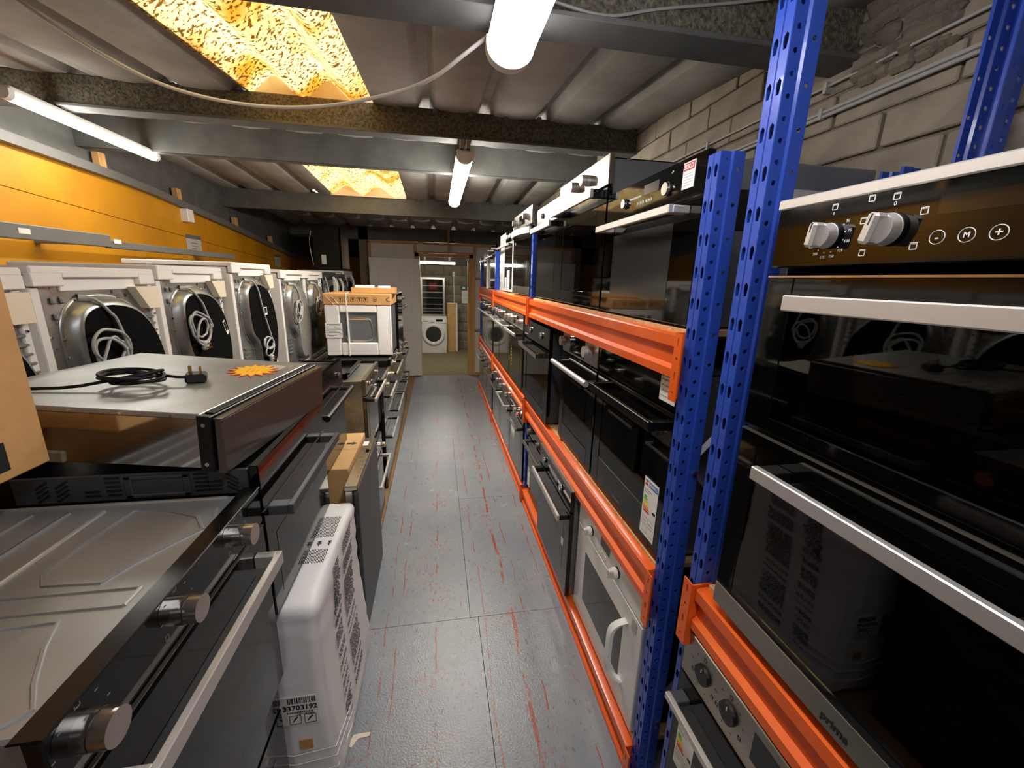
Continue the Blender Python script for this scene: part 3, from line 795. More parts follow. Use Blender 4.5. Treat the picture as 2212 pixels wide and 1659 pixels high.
text('prima', .021, door_of(pr_, 1), 'ink', (MIDP-.413, -.0026, .032), TX, bold=.0004)

p2_ = oven('stainless built-in oven with two black dials and an energy label under the double oven', 'R', .640, .175, .803, ZT0+.012, .60,
     panel=dict(h=.132, m='steel', knobs=[(-.365, 'dial', .0255, 'black_plastic'), (-.215, 'dial', .0255, 'black_plastic')], ink='ink', disp=(-.10, .12, -.22, .32), dm='smoked_window'),
     doors=[dict(z0=.01, z1=.462, win=(-.40, .40, .10, .86), handle=('flat', .055, .93, 'satin_alu', .045, .02, 'dark_case'))], body='galv', depth=.52)
energy_label(door_of(p2_), -.285, -.215, .17, .33)

# ================================================================== RIGHT: main rack, top shelf
ZU2 = ZU+.012; ZL2 = ZL+.012; ZB2 = ZB+.012
t1 = oven('compact black oven with a SOLD sticker and two silver discs on its panel', 'R', .662, 1.016, 1.635, ZU2, .445,
     panel=dict(h=.105, m='black_glass', knobs=[(-.235, 'disc', .0155, 'steel_fine', -.005), (.215, 'disc', .0185, 'steel_fine', -.008)], marks=False, disp=(-.02, .13, .0, .28), dm='grey_window'),
     doors=[dict(z0=.008, z1=.333, win=(-.36, .30, .20, .86), wm='grey_window', handle=('flat', .022, .84, 'satin_alu', .055, .022, 'satin_alu'))], body='grey_case', depth=.52)
p = panel_of(t1)
text('-/+', .012, p, 'print_white', (.619*.245, -.0006, .445-.02), TX); [(MB().box(-.055+.018*k, -.054+.018*k, -.0006, 0, .445-.078, .445-.064).obj('divider', 'print_white', p), scrib(p, -.050+.018*k, -.042+.018*k, .445-.071, .008, -.0002, 'print_white', k)) for k in range(6)]; scrib(p, -.115, -.03, .445-.05, .006, -.0002, 'print_white', 8)
s = MB().box(.208, .262, -.0018, -.0004, .445-.078, .445-.012).obj('sold_sticker', 'paper', p, smooth=0)
MB().box(.211, .259, -.0024, -.0016, .445-.033, .445-.015).obj('red_band', 'red_print', s)
text('SOLD', .0165, s, 'paper', (.235, -.0026, .445-.0245), TX, bold=.0004)
q = MB()
for k in range(5): q.box(.214, .256, -.0022, -.0016, .445-.042-.007*k, .445-.0412-.007*k)
q.obj('print_lines', 'ink_grey', s)
b_ = [c for c in t1.children if c.name.startswith('body')][0]
MB().box(.2945, .2975, .07, .14, .26, .36, .001).obj('carry_recess', 'black_plastic', b_)
MB().box(.294, .2955, .25, .36, .33, .37).obj('rating_label', 'paper_print', b_)

KN = lambda us, kind='cyl', r=.02, m='steel_fine': [(u, kind, r, m) for u in us]
t2 = oven('tall black-doored oven with a brushed steel panel, two round knobs and a steel handle', 'R', .660, 1.645, 2.305, ZU2, .60,
     panel=dict(h=.112, m='steel', knobs=KN((-.05, .17), r=.023, m='satin_alu'), marks=False),
     doors=[dict(z0=.01, z1=.48, m='black_glass', win=(-.36, .36, .14, .80), handle=('flat', .02, .90, 'satin_alu', .05, .034))], body='grey_case', see=(.05, .44, (.18, .32)))
oven('steel-panelled oven with a flat steel handle behind the second blue upright', 'R', .664, 2.315, 2.835, ZU2, .565,
     panel=dict(h=.11, m='steel_fine', knobs=KN((-.2,), 'disc', .016, 'chrome'), marks=False, disp=(0, .3, -.1, .3), dm='satin_alu'),
     doors=[dict(z0=.01, z1=.448, win=(-.38, .38, .12, .82), handle=('flat', .02, .92, 'satin_alu', .045, .03))])
oven('steel oven with a bowed steel handle and papers reflected in its glass', 'R', .648, 2.94, 3.62, ZU2, .62,
     panel=dict(h=.12, m='steel', knobs=KN((-.3, .3), r=.022, m='dark_steel'), marks=False, disp=(-.16, .16, -.3, .3)),
     doors=[dict(z0=.01, z1=.49, win=(-.40, .36, .15, .95), wm='black_glass', strip=.06, stripm='steel_fine', handle=('bow', .03, .94, 'satin_alu', .05, .03))])
t5 = oven('white oven with a black glass door on the top shelf', 'R', .655, 3.70, 4.44, ZU2, .55,
     panel=dict(h=.10, m='white_oven', knobs=KN((.12, .32), 'disc', .018, 'white_plastic'), marks=False, extra=[(.0, .5, -.5, .5, 'black_glass')]),
     doors=[dict(z0=.01, z1=.44, m='white_oven', win=(-.08, .49, .05, .98), wm='black_glass', handle=('flat', .02, .95, 'satin_alu', .04, .02))])
sticker(door_of(t5), 'paper_sticker', -.02, .06, .02, .14, lines=4); sticker(door_of(t5), 'paper_sticker', .10, .24, .02, .20, lines=5)
oven('black oven with a silver handle just past the third blue upright', 'R', .662, 4.83, 5.44, ZU2, .51,
     panel=dict(h=.1, m='black_glass', knobs=KN((-.3, .3), 'cyl', .018), marks=False), doors=[dict(z0=.01, z1=.40, win=(-.4, .4, .1, .85), handle=('round', .025, .9, 'steel_fine'))], body='black_paint')
t7 = oven('black oven with a white foam strip down its edge near the partition', 'R', .664, 5.47, 6.08, ZU2, .49,
     panel=dict(h=.1, m='black_enamel'), doors=[dict(z0=.01, z1=.38, win=(-.4, .4, .1, .85), handle=('round', .03, .9, 'white_plastic', .05, .034))], body='black_paint')
MB().cyl((.28, -.012, .0), (.28, -.012, .42), .018, n=10).obj('foam_strip', 'foam_white', t7)
# ---- middle shelf
l1 = oven('black glass double-fronted oven with a handwritten note and energy label', 'R', .664, 1.018, 1.600, ZL2, .615,
     panel=dict(h=.118, m='black_glass', marks=False), doors=[dict(z0=.008, z1=.492, win=(-.38, .40, .26, .84), edge='chrome', handle=('frame', .05, .86, 'black_enamel', .048, .03))], body='grey_case', see=(.05, .46, (.20, .33)))
dl = door_of(l1); p = panel_of(l1)
energy_label(dl, .175, .262, .045, .245); sticker(dl, 'white_label', -.245, -.155, .40, .425, lines=2)
nt_ = sticker(p, 'handwritten_note', .20, .285, .515, .59, lines=0)
for k in range(4): scrib(nt_, .206, (.278, .262, .270, .276)[k], .580-.0165*k, .0075, -.0019, 'ink_grey', k+3, True)
scrib(dl, -.05, .01, .045, .007, -.0003, 'ink_grey', 5)
l2 = oven('oven with a steel panel, round steel bar handle and black glass door', 'R', .664, 1.618, 2.12, ZL2, .615,
     panel=dict(h=.12, m='steel', knobs=[(-.36, 'cyl', .025, 'steel_fine'), (.33, 'cyl', .026, 'satin_alu')], marks=False, disp=(-.25, .18, -.40, .30), dm='black_glass'),
     doors=[dict(z0=.008, z1=.488, win=(-.38, .38, .20, .80), handle=('round', .055, 1.05, 'satin_alu', .05, .026))], see=(.05, .46, (.25,)), body='dark_case')
l3 = oven('black oven with two slim silver knobs and a squared chrome handle', 'R', .632, 2.275, 2.965, ZL2, .585,
     panel=dict(h=.125, m='black_glass', knobs=[(-.22, 'disc', .020, 'steel_fine'), (.22, 'disc', .020, 'steel_fine')], marks=False),
     doors=[dict(z0=.008, z1=.452, win=(-.38, .38, .16, .84), handle=('frame', .035, .80, 'chrome', .055, .03))], body='dark_case', see=(.05, .42, (.18, .3)))
for i, (a, b, lab, pm, h_) in enumerate(((3.06, 3.63, 'mirror-glass oven with a steel panel and a barrier-striped sticker', 'steel_fine', 'flat'), (3.65, 4.23, 'mirror-glass oven with a steel panel and a squared steel handle', 'steel', 'frame'),
                           (4.26, 4.70, 'brown-tinted mirror-glass oven just before the third blue upright', 'dark_steel', 'frame'), (4.84, 5.40, 'steel-panelled oven just past the third upright on the middle shelf', 'dark_steel', 'frame'), (5.43, 6.0, 'steel-handled oven at the partition end of the middle shelf', 'dark_steel', 'flat'))):
    t = oven(lab, 'R', .636, a, b, ZL2, .595, panel=dict(h=.115, m=pm, knobs=KN((-.34, .34), 'cyl', .02), marks=False, disp=(-.2, .2, -.3, .3), dm='black_glass'),
         doors=[dict(z0=.008, z1=.472, m='mirror_glass', win=(-.36, .36, .14, .84), wm='black_glass_soft' if i > 2 else 'mirror_glass', edge='chrome', handle=(h_, .03, .86, 'satin_alu', .055, .022))], body='dark_case')
    if i == 0:
        q = MB(); d_ = door_of(t); s = sticker(d_, 'striped_sticker', -.19, -.165, .12, .30, 'yellow_plastic')
        for k in range(6): q.prism([(-.19, .13+k*.028), (-.165, .142+k*.028), (-.165, .156+k*.028), (-.19, .144+k*.028)], 'y', -.0026, -.0018)
        q.obj('black_stripe', 'ink', s)

# ---- bottom shelf
w1 = oven('white side-opening oven with white knobs and an upright white handle', 'R', .655, 1.03, 1.672, ZB2, .60,
     panel=dict(h=.132, m='white_oven', knobs=[(-.25, 'grip', .020, 'white_plastic', -.02), (.17, 'grip', .021, 'white_plastic', -.02)], marks=False, disp=(-.09, .05, -.10, .20), dm='grey_window', extra=[(-.075, -.045, -.40, -.25, 'cream_plastic'), (-.02, .01, -.40, -.25, 'cream_plastic')]),
     doors=[dict(z0=.008, z1=.462, m='white_oven', win=(-.325, .30, .24, .80), wm='smoked_window')], body='black_paint')
d_ = door_of(w1)
q = MB(); pts = [(.215, -.002, .395), (.205, -.03, .375), (.20, -.05, .34), (.20, -.053, .26), (.20, -.05, .18), (.205, -.03, .145), (.215, -.002, .125)]
sp = spline(pts, 4, False); n = len(sp)
for v in sp: q.v += [(v.x-.014, v.y-.006, v.z), (v.x+.014, v.y-.006, v.z), (v.x+.014, v.y+.008, v.z), (v.x-.014, v.y+.008, v.z)]
for i in range(n-1):
    for j in range(4): q.f.append((i*4+j, i*4+(j+1) % 4, i*4+4+(j+1) % 4, i*4+4+j))
q.f += [(0, 1, 2, 3), tuple((n-1)*4+j for j in range(4))]
q.obj('handle', 'white_plastic', d_, smooth=50); sticker(d_, 'clear_tag', .255, .285, .40, .45, 'paper_print')
w2 = oven('black glass oven with a pale steel handle beside the white oven', 'R', .618, 1.70, 2.315, ZB2, .60,
     panel=dict(h=.11, m='black_glass', knobs=[(-.3, 'disc', .017, 'steel_fine'), (.25, 'disc', .017, 'steel_fine')], marks=False, lip=.004, lipm='dark_steel', disp=(-.12, .12, -.2, .2), dm='grey_window'),
     doors=[dict(z0=.008, z1=.48, win=(-.36, .36, .22, .80), wm='smoked_window', handle=('flat', .03, .92, 'satin_alu', .05, .03))], body='galv_dull', depth=.54)
sticker(door_of(w2), 'white_label', .20, .235, .25, .29)
w3 = oven('black oven with two glossy black knobs and a grey handle behind the orange beam', 'R', .660, 2.33, 2.83, ZB2, .585,
     panel=dict(h=.125, m='black_glass', knobs=[(-.28, 'cyl', .023, 'dark_steel'), (.25, 'cyl', .023, 'dark_steel')], marks=False),
     doors=[dict(z0=.008, z1=.45, win=(-.38, .38, .2, .8), handle=('frame', .03, .9, 'dark_steel', .045, .022))])
energy_label(door_of(w3), -.235, -.16, .06, .21)
B4 = [(2.945, 3.53, 'black glass oven with two silver knobs just past the second upright', 'black_glass', 'steel_fine'), (3.55, 4.12, 'dark mirror oven with a white-edged handle on the bottom shelf', 'dark_steel', 'satin_alu'),
      (4.14, 4.70, 'dark mirror oven with chrome knobs next to the third upright', 'dark_steel', 'steel_fine'), (4.84, 5.35, 'mirror-fronted oven past the third upright on the bottom shelf', 'dark_steel', 'steel_fine'),
      (5.37, 5.86, 'dark-fronted oven second from the partition on the bottom shelf', 'dark_steel', 'dark_steel'), (5.88, 6.34, 'steel-knobbed oven by the last upright on the bottom shelf', 'steel', 'satin_alu')]
for i, (a, b, lab, pm, hm) in enumerate(B4):
    t = oven(lab, 'R', .640, a, b, ZB2, .60, panel=dict(h=.12, m=pm, knobs=KN((.08, .30) if i == 0 else (-.3, .3), 'cyl', .023, 'chrome'), marks=False),
         doors=[dict(z0=.008, z1=.47, m='black_glass' if i == 0 else 'mirror_glass', win=(-.38, .38, .18, .8), wm='smoked_window' if i == 0 else 'mirror_glass', handle=('flat' if i % 2 == 0 else 'frame', .03, .9, hm, .05, .024))], body='dark_case')
    if i == 0: sticker(door_of(t), 'paper_sticker', -.20, -.06, .22, .33)

# ================================================================== LEFT: machines seen from the back
PAD = [(.215, .70), (.245, .785), (.34, .825), (.52, .83), (.70, .79), (.83, .69), (.895, .55), (.90, .42), (.86, .30), (.78, .19), (.68, .14), (.56, .13), (.46, .16), (.41, .24), (.40, .33), (.36, .40), (.26, .46), (.22, .55)]
louvre_me = None
def coil(cx, cz, y, a, b, turns, seed, lift=.006):
    rd = random.Random(seed); pts = []; n = turns*14
    for k in range(n+1):
        t = k/14*2*PI; wob = 1+.22*math.sin(t*.37+seed)+.1*rd.uniform(-1, 1)
        pts.append((cx+a*wob*math.cos(t+.25*math.sin(t*.5)), y-lift*(1+.9*math.sin(t*.61+seed)), cz+b*wob*math.sin(t)+.02*math.sin(t*.43)))
    return pts
SCREW = MB().cyl((0, 0, 0), (0, -.004, 0), .006, .004, 8).mesh('screw'); SCREW.materials.append(MATS['chrome'])
LOUV = MB().prism([(-.0, 0), (-.012, .003), (-.012, .009), (0, .016)], 'x', -.035, .035).mesh('louvre', 0); LOUV.materials.append(MATS['galv'])
CLIP = MB().box(-.009, .009, -.010, 0, -.012, .012, .004).mesh('clip'); CLIP.materials.append(MATS['galv'])
def washer(label, X, Y0, Y1, z0, h, foam='foam_black', shellm='white_enamel', cable=None, bracket=True, plain=False, group=None, pad=PAD, name='washing_machine', cat='washing machine', backm='galv', dome='galv'):
    w = Y1-Y0; t = thing(name, label, cat, (X, (Y0+Y1)/2, z0), L_, group); x = w/2-.004
    MB().box(-x, x, .022, .57, .012, h-.03, .006).obj('cabinet', shellm, t)
    fr = MB(); fr.box(-x, -x+.035, .004, .03, .02, h-.07, .003); fr.box(x-.028, x, .004, .03, .02, h-.07, .003); fr.box(-x, x, .004, .03, .012, .05, .003); fr.obj('back_frame', shellm, t)
    cap = MB(); cap.box(-x-.002, x+.002, -.012, .575, h-.026, h, .005)
    cap.box(-x-.002, -.30*w, -.012, .012, h-.066, h-.022, .003); cap.box(.33*w, x+.002, -.012, .012, h-.066, h-.022, .003); cap.box(-.30*w, .33*w, -.012, .004, h-.036, h-.02, .002)
    cap.obj('worktop', shellm, t)
    if plain: return t
    bp = MB(); bp.box(-x+.034, x-.027, .012, .024, .05, h-.04, .002); bp.obj('back_panel', backm, t)
    MB().box(-.30*w, .33*w, .006, .016, h-.085, h-.03, .003).obj('rear_lip', 'white_plastic' if shellm == 'white_enamel' else shellm, t)
    P2 = [(-w/2+u*w, v*h) for u, v in pad]
    base = [(p.x, p.y) for p in [Vector(q) for q in spline([(a, b, 0) for a, b in P2], 4)]]
    cx = sum(p[0] for p in base)/len(base); cz = sum(p[1] for p in base)/len(base)
    ar = sum(base[i-1][0]*base[i][1]-base[i][0]*base[i-1][1] for i in range(len(base)))
    sg = 1 if ar > 0 else -1
    rings = [(.046, .0115), (.042, .006), (.036, .006), (.031, -.004), (.018, -.026), (.004, -.034), (-.006, -.034)]
    mb = MB(); n = len(base)
    for d, y in rings: mb.v += [(p.x, y, p.y) for p in offset_poly(base, d*sg)]
    for k in range(len(rings)-1):
        for i in range(n): mb.f.append((k*n+i, k*n+(i+1) % n, (k+1)*n+(i+1) % n, (k+1)*n+i))
    mb.f.append(tuple((len(rings)-1)*n+i for i in range(n)))
    cv = mb.obj('drum_cover', dome, t, smooth=55)
    MB().prism([(p.x, p.y) for p in offset_poly(base, .001*sg)], 'y', -.037, -.0335).obj('foam_pad', foam, cv)
    for k in range(0, n, 7):
        p = offset_poly(base, .039*sg)[k]; mk('screw', SCREW, None, cv, (p.x, .005, p.y))
    for k in range(5): mk('louvre', LOUV, None, t, (w*(.395+.008*k), .012, h*(.745-.036*k)))
    for k in range(5): mk('louvre', LOUV, None, t, (-w*.33, .012, h*(.34-.034*k)))
    for a in (-.36, -.30):
        for v in (.865, .80): mk('clip', CLIP, None, t, (a*w, .012, v*h))
    for v in (.72, .55, .3, .15):
        mk('screw', SCREW, None, t, (-x+.046, .011, v*h)); mk('screw', SCREW, None, t, (x-.014, .003, v*h+.04))
    hl = MB()
    for u, v in ((-.18, .88), (-.20, .835), (.22, .87), (.1, .89)): hl.box(u*w-.006, u*w+.006, .0105, .013, v*h-.007, v*h+.007)
    hl.obj('panel_hole', 'ink', t)
    if bracket:
        MB().prism([(w*.24, h-.075), (x-.006, h-.075), (x-.006, h*.80), (w*.36, h*.80)], 'y', -.024, .012).obj('corner_bracket', 'cream_plastic', t)
    if cable:
        kind, seed = cable
        st = (-.19*w, .006, h*.87); cx2, cz2 = (-.15*w, h*.68) if kind != 'long' else (.02*w, h*.40)
        pts = [st, (-.15*w, -.03, h*.865), (-.08*w, -.045, h*.80), (-.05*w if kind != 'long' else -.02*w, -.05, (h*.80+cz2)/2+.02)]
        pts += coil(cx2, cz2-.05, -.05, .075, .07 if kind != 'long' else .05, 3, seed)
        if kind == 'hang': pts += [(cx2-.01, -.05, cz2-.14), (cx2, -.05, cz2-.25)]
        MB().tube(spline(pts, 3, False), .0058, 7).obj('mains_cable', 'grey_cable', t, smooth=60)
        MB().cyl(st, (-.15*w, -.022, h*.866), .014, .009, 10).obj('cable_gland', 'grey_cable', t)
        if kind in ('plug', 'long'):
            pz = cz2-.14 if kind == 'plug' else cz2-.15
            q = MB(); q.box(cx2-.022, cx2+.022, -.072, -.046, pz-.024, pz+.026, .008); pl = q.obj('mains_plug', 'grey_cable', t)
            for dx, dz in ((0, .012), (-.011, -.008), (.011, -.008)): MB().box(cx2+dx-.002, cx2+dx+.002, -.088, -.071, pz+dz-.004, pz+dz+.004).obj('pin', 'brass', pl)
    return t
def barcode(t, x0, x1, z0, z1, y, ang=0., name='barcode_label'):
    M = Matrix.Translation(((x0+x1)/2, 0, (z0+z1)/2)) @ Matrix.Rotation(ang, 4, 'Y') @ Matrix.Translation((-(x0+x1)/2, 0, -(z0+z1)/2))
    s = MB().box(x0, x1, y-.0006, y+.0006, z0, z1, 0, M).obj(name, 'paper', t, smooth=0); q = MB(); rd = random.Random(int(x0*1e4)); x = x0+(x1-x0)*.1
    while x < x1-(x1-x0)*.12:
        d = (x1-x0)*rd.uniform(.015, .05); q.box(x, x+d, y-.0012, y-.0004, z0+(z1-z0)*.25, z1-(z1-z0)*.1, 0, M); x += d*1.9
    q.obj('barcode', 'ink', s, smooth=0)['kind'] = 'stuff'
G1 = 'machines stored back to the aisle'
MW = [('white machine back with vents, half behind the cardboard carton', -1.30, .985, 1.595, 1.705, 'foam_black', None),
      ('white machine back with a black pad and a knotted cable hanging over it', -1.30, 1.615, 2.225, 1.712, 'foam_black', ('hang', 1)),
      ('white machine back with a black pad and a bundled cable and plug', -1.30, 2.25, 2.86, 1.732, 'foam_black', ('plug', 2)),
      ('white machine back standing proud with a long cable ending in a round plug', -1.25, 2.875, 3.50, 1.770, 'foam_black', ('long', 3)),
      ('white machine back with a grey felt pad beside the packaged oven', -1.205, 3.56, 4.20, 1.738, 'foam_grey', ('hang', 4)),
      ('white machine back with a brown felt pad next to the dark machines', -1.21, 4.215, 4.80, 1.738, 'foam_brown', ('plug', 5))]
for i, (lab, X, a, b, zt, fm, cb) in enumerate(MW):
    t = washer(lab, X, a, b, zt-.852, .852, fm, cable=cb, group=G1, bracket=i < 4)
    w = b-a
    if i == 1: barcode(t, .02, .085, .435, .475, -.0375, -.12)
    if i == 2: barcode(t, .19, .215, .46, .55, -.0375, -.45)
    if i == 3: barcode(t, .03, .085, .50, .555, -.0375)
    if i == 5:
        M = Matrix.Rotation(.35, 4, 'Y'); sticker(t, 'paper_tag', -.22, -.10, .56, .74, y=-.03, lines=6, M=M)
    washer('white machine under the ' + ('carton side' if i == 0 else ('knotted-cable', '', 'plug-cable', 'long-cable', 'grey-pad', 'brown-pad')[i] if i > 1 else 'knotted-cable') + ' machine', X-.01, a, b, 0, zt-.854, plain=True, group='machines on the floor at the bottom of the stacks')
DM = [('dark machine back with pale hoses at its top edge', 4.86, 5.46, 1.735, 'black_paint'), ('grey machine back with white hoses beyond the dark one', 5.48, 6.08, 1.72, 'dark_case'), ('far white-topped machine back under the slim black appliance', 6.10, 6.70, 1.765, 'white_enamel')]
for i, (lab, a, b, zt, sm) in enumerate(DM):
    t = washer(lab, -1.22-.02*i, a, b, zt-.852, .852, 'foam_black', sm, None, False, group='machines behind the packaged oven', backm='galv' if i == 0 else 'dark_case', dome='dark_case')
    q = MB()
    q.tube(spline([(.12-.2*(i % 2), -.02, .80), (.15-.2*(i % 2), -.05, .70), (.10-.2*(i % 2), -.03, .5)], 4, False), .016, 8)
    q.tube([(-.25, -.02, .80), (-.20, -.03, .72), (-.15, -.03, .60)], .006, 6)
    q.obj('drain_hose', 'white_cable', t)['kind'] = 'stuff'
    if i == 0: sticker(t, 'paper_tag', -.12, -.02, .62, .78, y=-.04, lines=5, M=Matrix.Rotation(.2, 4, 'Y'))
    washer(('lower dark machine below the hoses', 'lower grey machine beyond the dark one', 'lower machine at the far end of the row')[i], -1.23-.02*i, a, b, 0, zt-.854, shellm=sm, plain=True, group='machines on the floor at the bottom of the stacks')
t = thing('black_appliance', 'slim black appliance with a silver door standing high on the far machine', 'appliance', (-1.27, 6.42, 1.767), L_)
MB().box(-.25, .25, .02, .36, 0, .57, .006).obj('cabinet', 'black_paint', t)
q = MB()
for k in range(2): q.box(-.253, -.249, .10+.1*k, .106+.1*k, .08, .52, .001)
q.obj('pressed_rib', 'black_paint', t)['kind'] = 'stuff'
MB().prism([(-.25+.5*k/8, -.04*math.sin(PI*k/8)) for k in range(9)], 'z', .03, .55).obj('door', 'steel_fine', t, smooth=50)
s = MB().box(-.2535, -.2520, .20, .26, .08, .20).obj('white_label', 'paper', t)
MB().tube(spline([(-.25, .37, .50), (-.27, .39, .35), (-.25, .38, .15), (-.2, .37, .05)], 5, False), .005, 6).obj('mains_cable', 'white_cable', t)

# grey beam with small labels behind the machines
tb = struct('trim_1', 'grey steel beam with small white labels'); q = MB().box(-1.98, -1.93, -1.5, 3.0, 1.835, 1.905, .004).obj('beam', 'grey_paint', tb)
MB().box(-1.975, -1.935, 3.0, 4.6, 1.83, 1.875, .004).obj('beam', 'grey_paint', tb)
for y in (2.42, 3.02): MB().box(-1.9295, -1.9285, y, y+.06, 1.86, 1.885).obj('shelf_label', 'paper', tb)
for y in (.2, 1.4, 2.9, 4.5): MB().box(-2.25, -1.975, y, y+.04, 1.84, 1.87).obj('bracket', 'grey_paint', tb)
for y, z, wd, hh, lab in ((4.42, 1.865, .25, .17, 'white notice in a clear sleeve taped to the yellow boards'), (6.55, 1.80, .22, .17, 'second notice taped to the yellow boards near the dark machines')):
    nt_ = thing('notice', lab, 'notice', (LX+.002, y, z)); MB().box(0, .002, 0, wd, 0, hh).obj('sheet', 'paper_print', nt_)
    MB().box(.0021, .003, 0, wd, hh-.035, hh).obj('sleeve_top', 'grey_paint', nt_)
    q = MB()
    for k in range(3): q.box(.002, .0028, wd*.3, wd*(.72-.05*k), hh*.55-k*.025, hh*.55-k*.025+.008)
    q.obj('print_lines', 'ink_grey', nt_)['kind'] = 'stuff'

# cartons at the left edge
def carton(label, x0, x1, y0, y1, z0, z1, rz=0., mtl='cardboard', name='carton', tape=True):
    t = thing(name, label, 'box', ((x0+x1)/2, (y0+y1)/2, z0), (0, 0, rz)); a, b, h = (x1-x0)/2, (y1-y0)/2, z1-z0
    MB().box(-a, a, -b, b, 0, h, .003).obj('box_body', mtl, t)
    if tape: MB().box(-a-.0005, a+.0005, -.02, .02, h-.08, h+.0008).obj('tape', 'cream_plastic', t)
    MB().box(-a, a, -.001, .001, h-.0002, h+.0006).obj('flap_seam', 'ink_grey', t)
    return t
c1 = carton('brown cardboard carton with black and white print high at the left edge', -1.36, -.815, .50, .965, 1.31, 1.735)
MB().box(.2727, .2737, .02, .15, .02, .075).obj('black_print', 'ink', c1); MB().cyl((.2735, .10, .045), (.2742, .10, .045), .022, n=20).obj('white_print', 'paper', c1)
carton('tall carton under the printed carton at the left edge', -1.25, -1.05, .42, .93, 0, 1.307)

# ================================================================== LEFT: appliances along the aisle
a_ = oven('black glass oven with three chunky steel knobs and a broad satin handle', 'L', -.45, .435, 1.028, .596, .594,
     panel=dict(h=.098, m='black_glass', knobs=[(-.42, 'cyl', .0245, 'steel_fine'), (-.085, 'cyl', .0245, 'steel_fine'), (.28, 'cyl', .0245, 'steel_fine')], ink='ink_grey', lip=.0015, lipm='black_enamel'),
     doors=[dict(z0=.006, z1=.488, win=(-.38, .38, .12, .8), edge='dark_steel', handle=('frame', .062, .83, 'satin_alu', .05, .034))], body='galv_dull', depth=.58)
b_ = [c for c in a_.children if c.name.startswith('body')][0]
zz = .594-.0125
def rib(pts, r=.0045, closed=False): MB().tube([(p[0], p[1], zz) for p in pts], r, 6, closed=closed).obj('pressed_rib', 'galv_dull', b_, smooth=60)
o1 = [(.235, .235), (.225, .16), (.19, .085), (.14, .05), (.10, .08), (.04, .115), (-.01, .135), (-.005, .225), (.03, .252), (.12, .25)]
rib(o1, .0042, True); rib([(max(-.275, -.105-x), y) for x, y in o1], .0042, True)
rib([(-.030, .062), (-.030, .27)], .0042); rib([(-.072, .062), (-.072, .27)], .0042); rib([(-.030, .062), (-.072, .062)], .0042)
for d in (.297, .365, .435, .50): rib([(.24, d), (-.25, d+.004)], .0055)
rib([(.272, .06), (.272, .56)], .005); rib([(.225, .062), (.185, .05)], .004)
oven('oven standing on the floor under the three-knob oven', 'L', -.47, .435, 1.028, 0, .592, panel=dict(h=.1, marks=False), doors=[dict(z0=.01, z1=.48, win=(-.38, .38, .2, .8))], body='galv_dull')
c_ = oven('compact black oven with a wide dark handle and a vented side under the warming drawer', 'L', -.45, 1.040, 1.625, .786, .455,
     panel=dict(h=.125, m='black_glass', marks=False), doors=[dict(z0=.006, z1=.326, win=(-.4, .4, .1, .7), edge='dark_steel', handle=('flat', .012, .92, 'dark_case', .055, .03, 'dark_case'))], body='black_enamel', depth=.56)
sticker(door_of(c_), 'white_label', .07, .10, .20, .25)
b_ = [c for c in c_.children if c.name.startswith('body')][0]
xs_ = -.2925+.013
MB().box(xs_-.004, xs_+.004, .03, .53, .378, .445, .002).obj('vent_cover', 'dark_case', b_)
mb = MB(); mb.box(xs_-.008, xs_-.003, .16, .30, .383, .392, .002); mb.box(xs_-.008, xs_-.003, .16, .30, .431, .440, .002); mb.box(xs_-.008, xs_-.003, .16, .175, .383, .44, .002); mb.box(xs_-.008, xs_-.003, .285, .30, .383, .44, .002); mb.obj('carry_handle', 'dark_case', b_)
for g, n_, ang in ((.135, 5, 0), (.105, 3, 0), (.065, 4, .6), (.325, 5, 0), (.37, 2, 0), (.43, 4, -.6), (.47, 4, -.6)):
    for k in range(n_):
        M = Matrix.Translation((xs_-.0042, g, .393+k*.011)) @ Matrix.Rotation(ang, 4, 'X'); MB().box(-.0006, .0006, -.016, .016, -.0030, .0030, 0, M).obj('vent_slot', 'ink', b_)
oven('tall oven on the floor hidden behind the foam-wrapped parcel', 'L', -.665, 1.040, 1.625, 0, .782, panel=dict(h=.1, marks=False), doors=[dict(z0=.01, z1=.66)], body='galv_dull', depth=.35)
# warming drawer set askew on the compact oven
wd_ = thing('warming_drawer', 'stainless warming drawer lying askew on the compact black oven', 'drawer', (-.492, 1.305, 1.246), (.055, 0, PI/2-.118))
hw = .303
MB().box(-hw+.012, hw-.012, .03, .60, .002, .128, .002).obj('body', 'chrome', wd_)
MB().box(-hw+.008, hw-.008, .028, .605, .128, .141, .002).obj('top_cover', 'galv_dull', wd_)
MB().box(-hw, hw, .0, .032, .0, .139, .002).obj('front_frame', 'black_plastic', wd_)
dp = MB().box(-hw+.006, hw-.002, -.022, -.004, -.006, .132, .0025).obj('drawer_front', 'drawer_steel', wd_)
MB().box(-hw+.006, hw-.002, -.0225, -.0035, .1315, .1335).obj('front_edge', 'steel', dp)
MB().box(-hw+.02, hw-.02, .004, .024, .1385, .1425, .001).obj('seal', 'black_cable', wd_)
for x, z in ((-hw-.001, .02), (-hw-.001, .118)): MB().cyl((-hw+.001, .015, z), (-hw-.003, .015, z), .005, n=10).obj('screw', 'chrome', wd_)
for k in range(4): MB().cyl((-hw+.0085, .09+.11*k, .134), (-hw+.006, .09+.11*k, .134), .004, n=8).obj('screw', 'chrome', wd_)
MB().box(-hw+.006, -hw+.016, .34, .46, .002, .03, .003).obj('side_pad', 'foam_brown', wd_)
MB().box(.17, .235, .07, .13, .1412, .1418).obj('white_label', 'paper_print', wd_)
Mw = Matrix.Translation((-.492, 1.305, 1.246)) @ Matrix.Rotation(PI/2-.118, 4, 'Z') @ Matrix.Rotation(.055, 4, 'X')
def on_drawer(lx, ly, lz=.1418): return Mw @ Vector((lx, ly, lz))
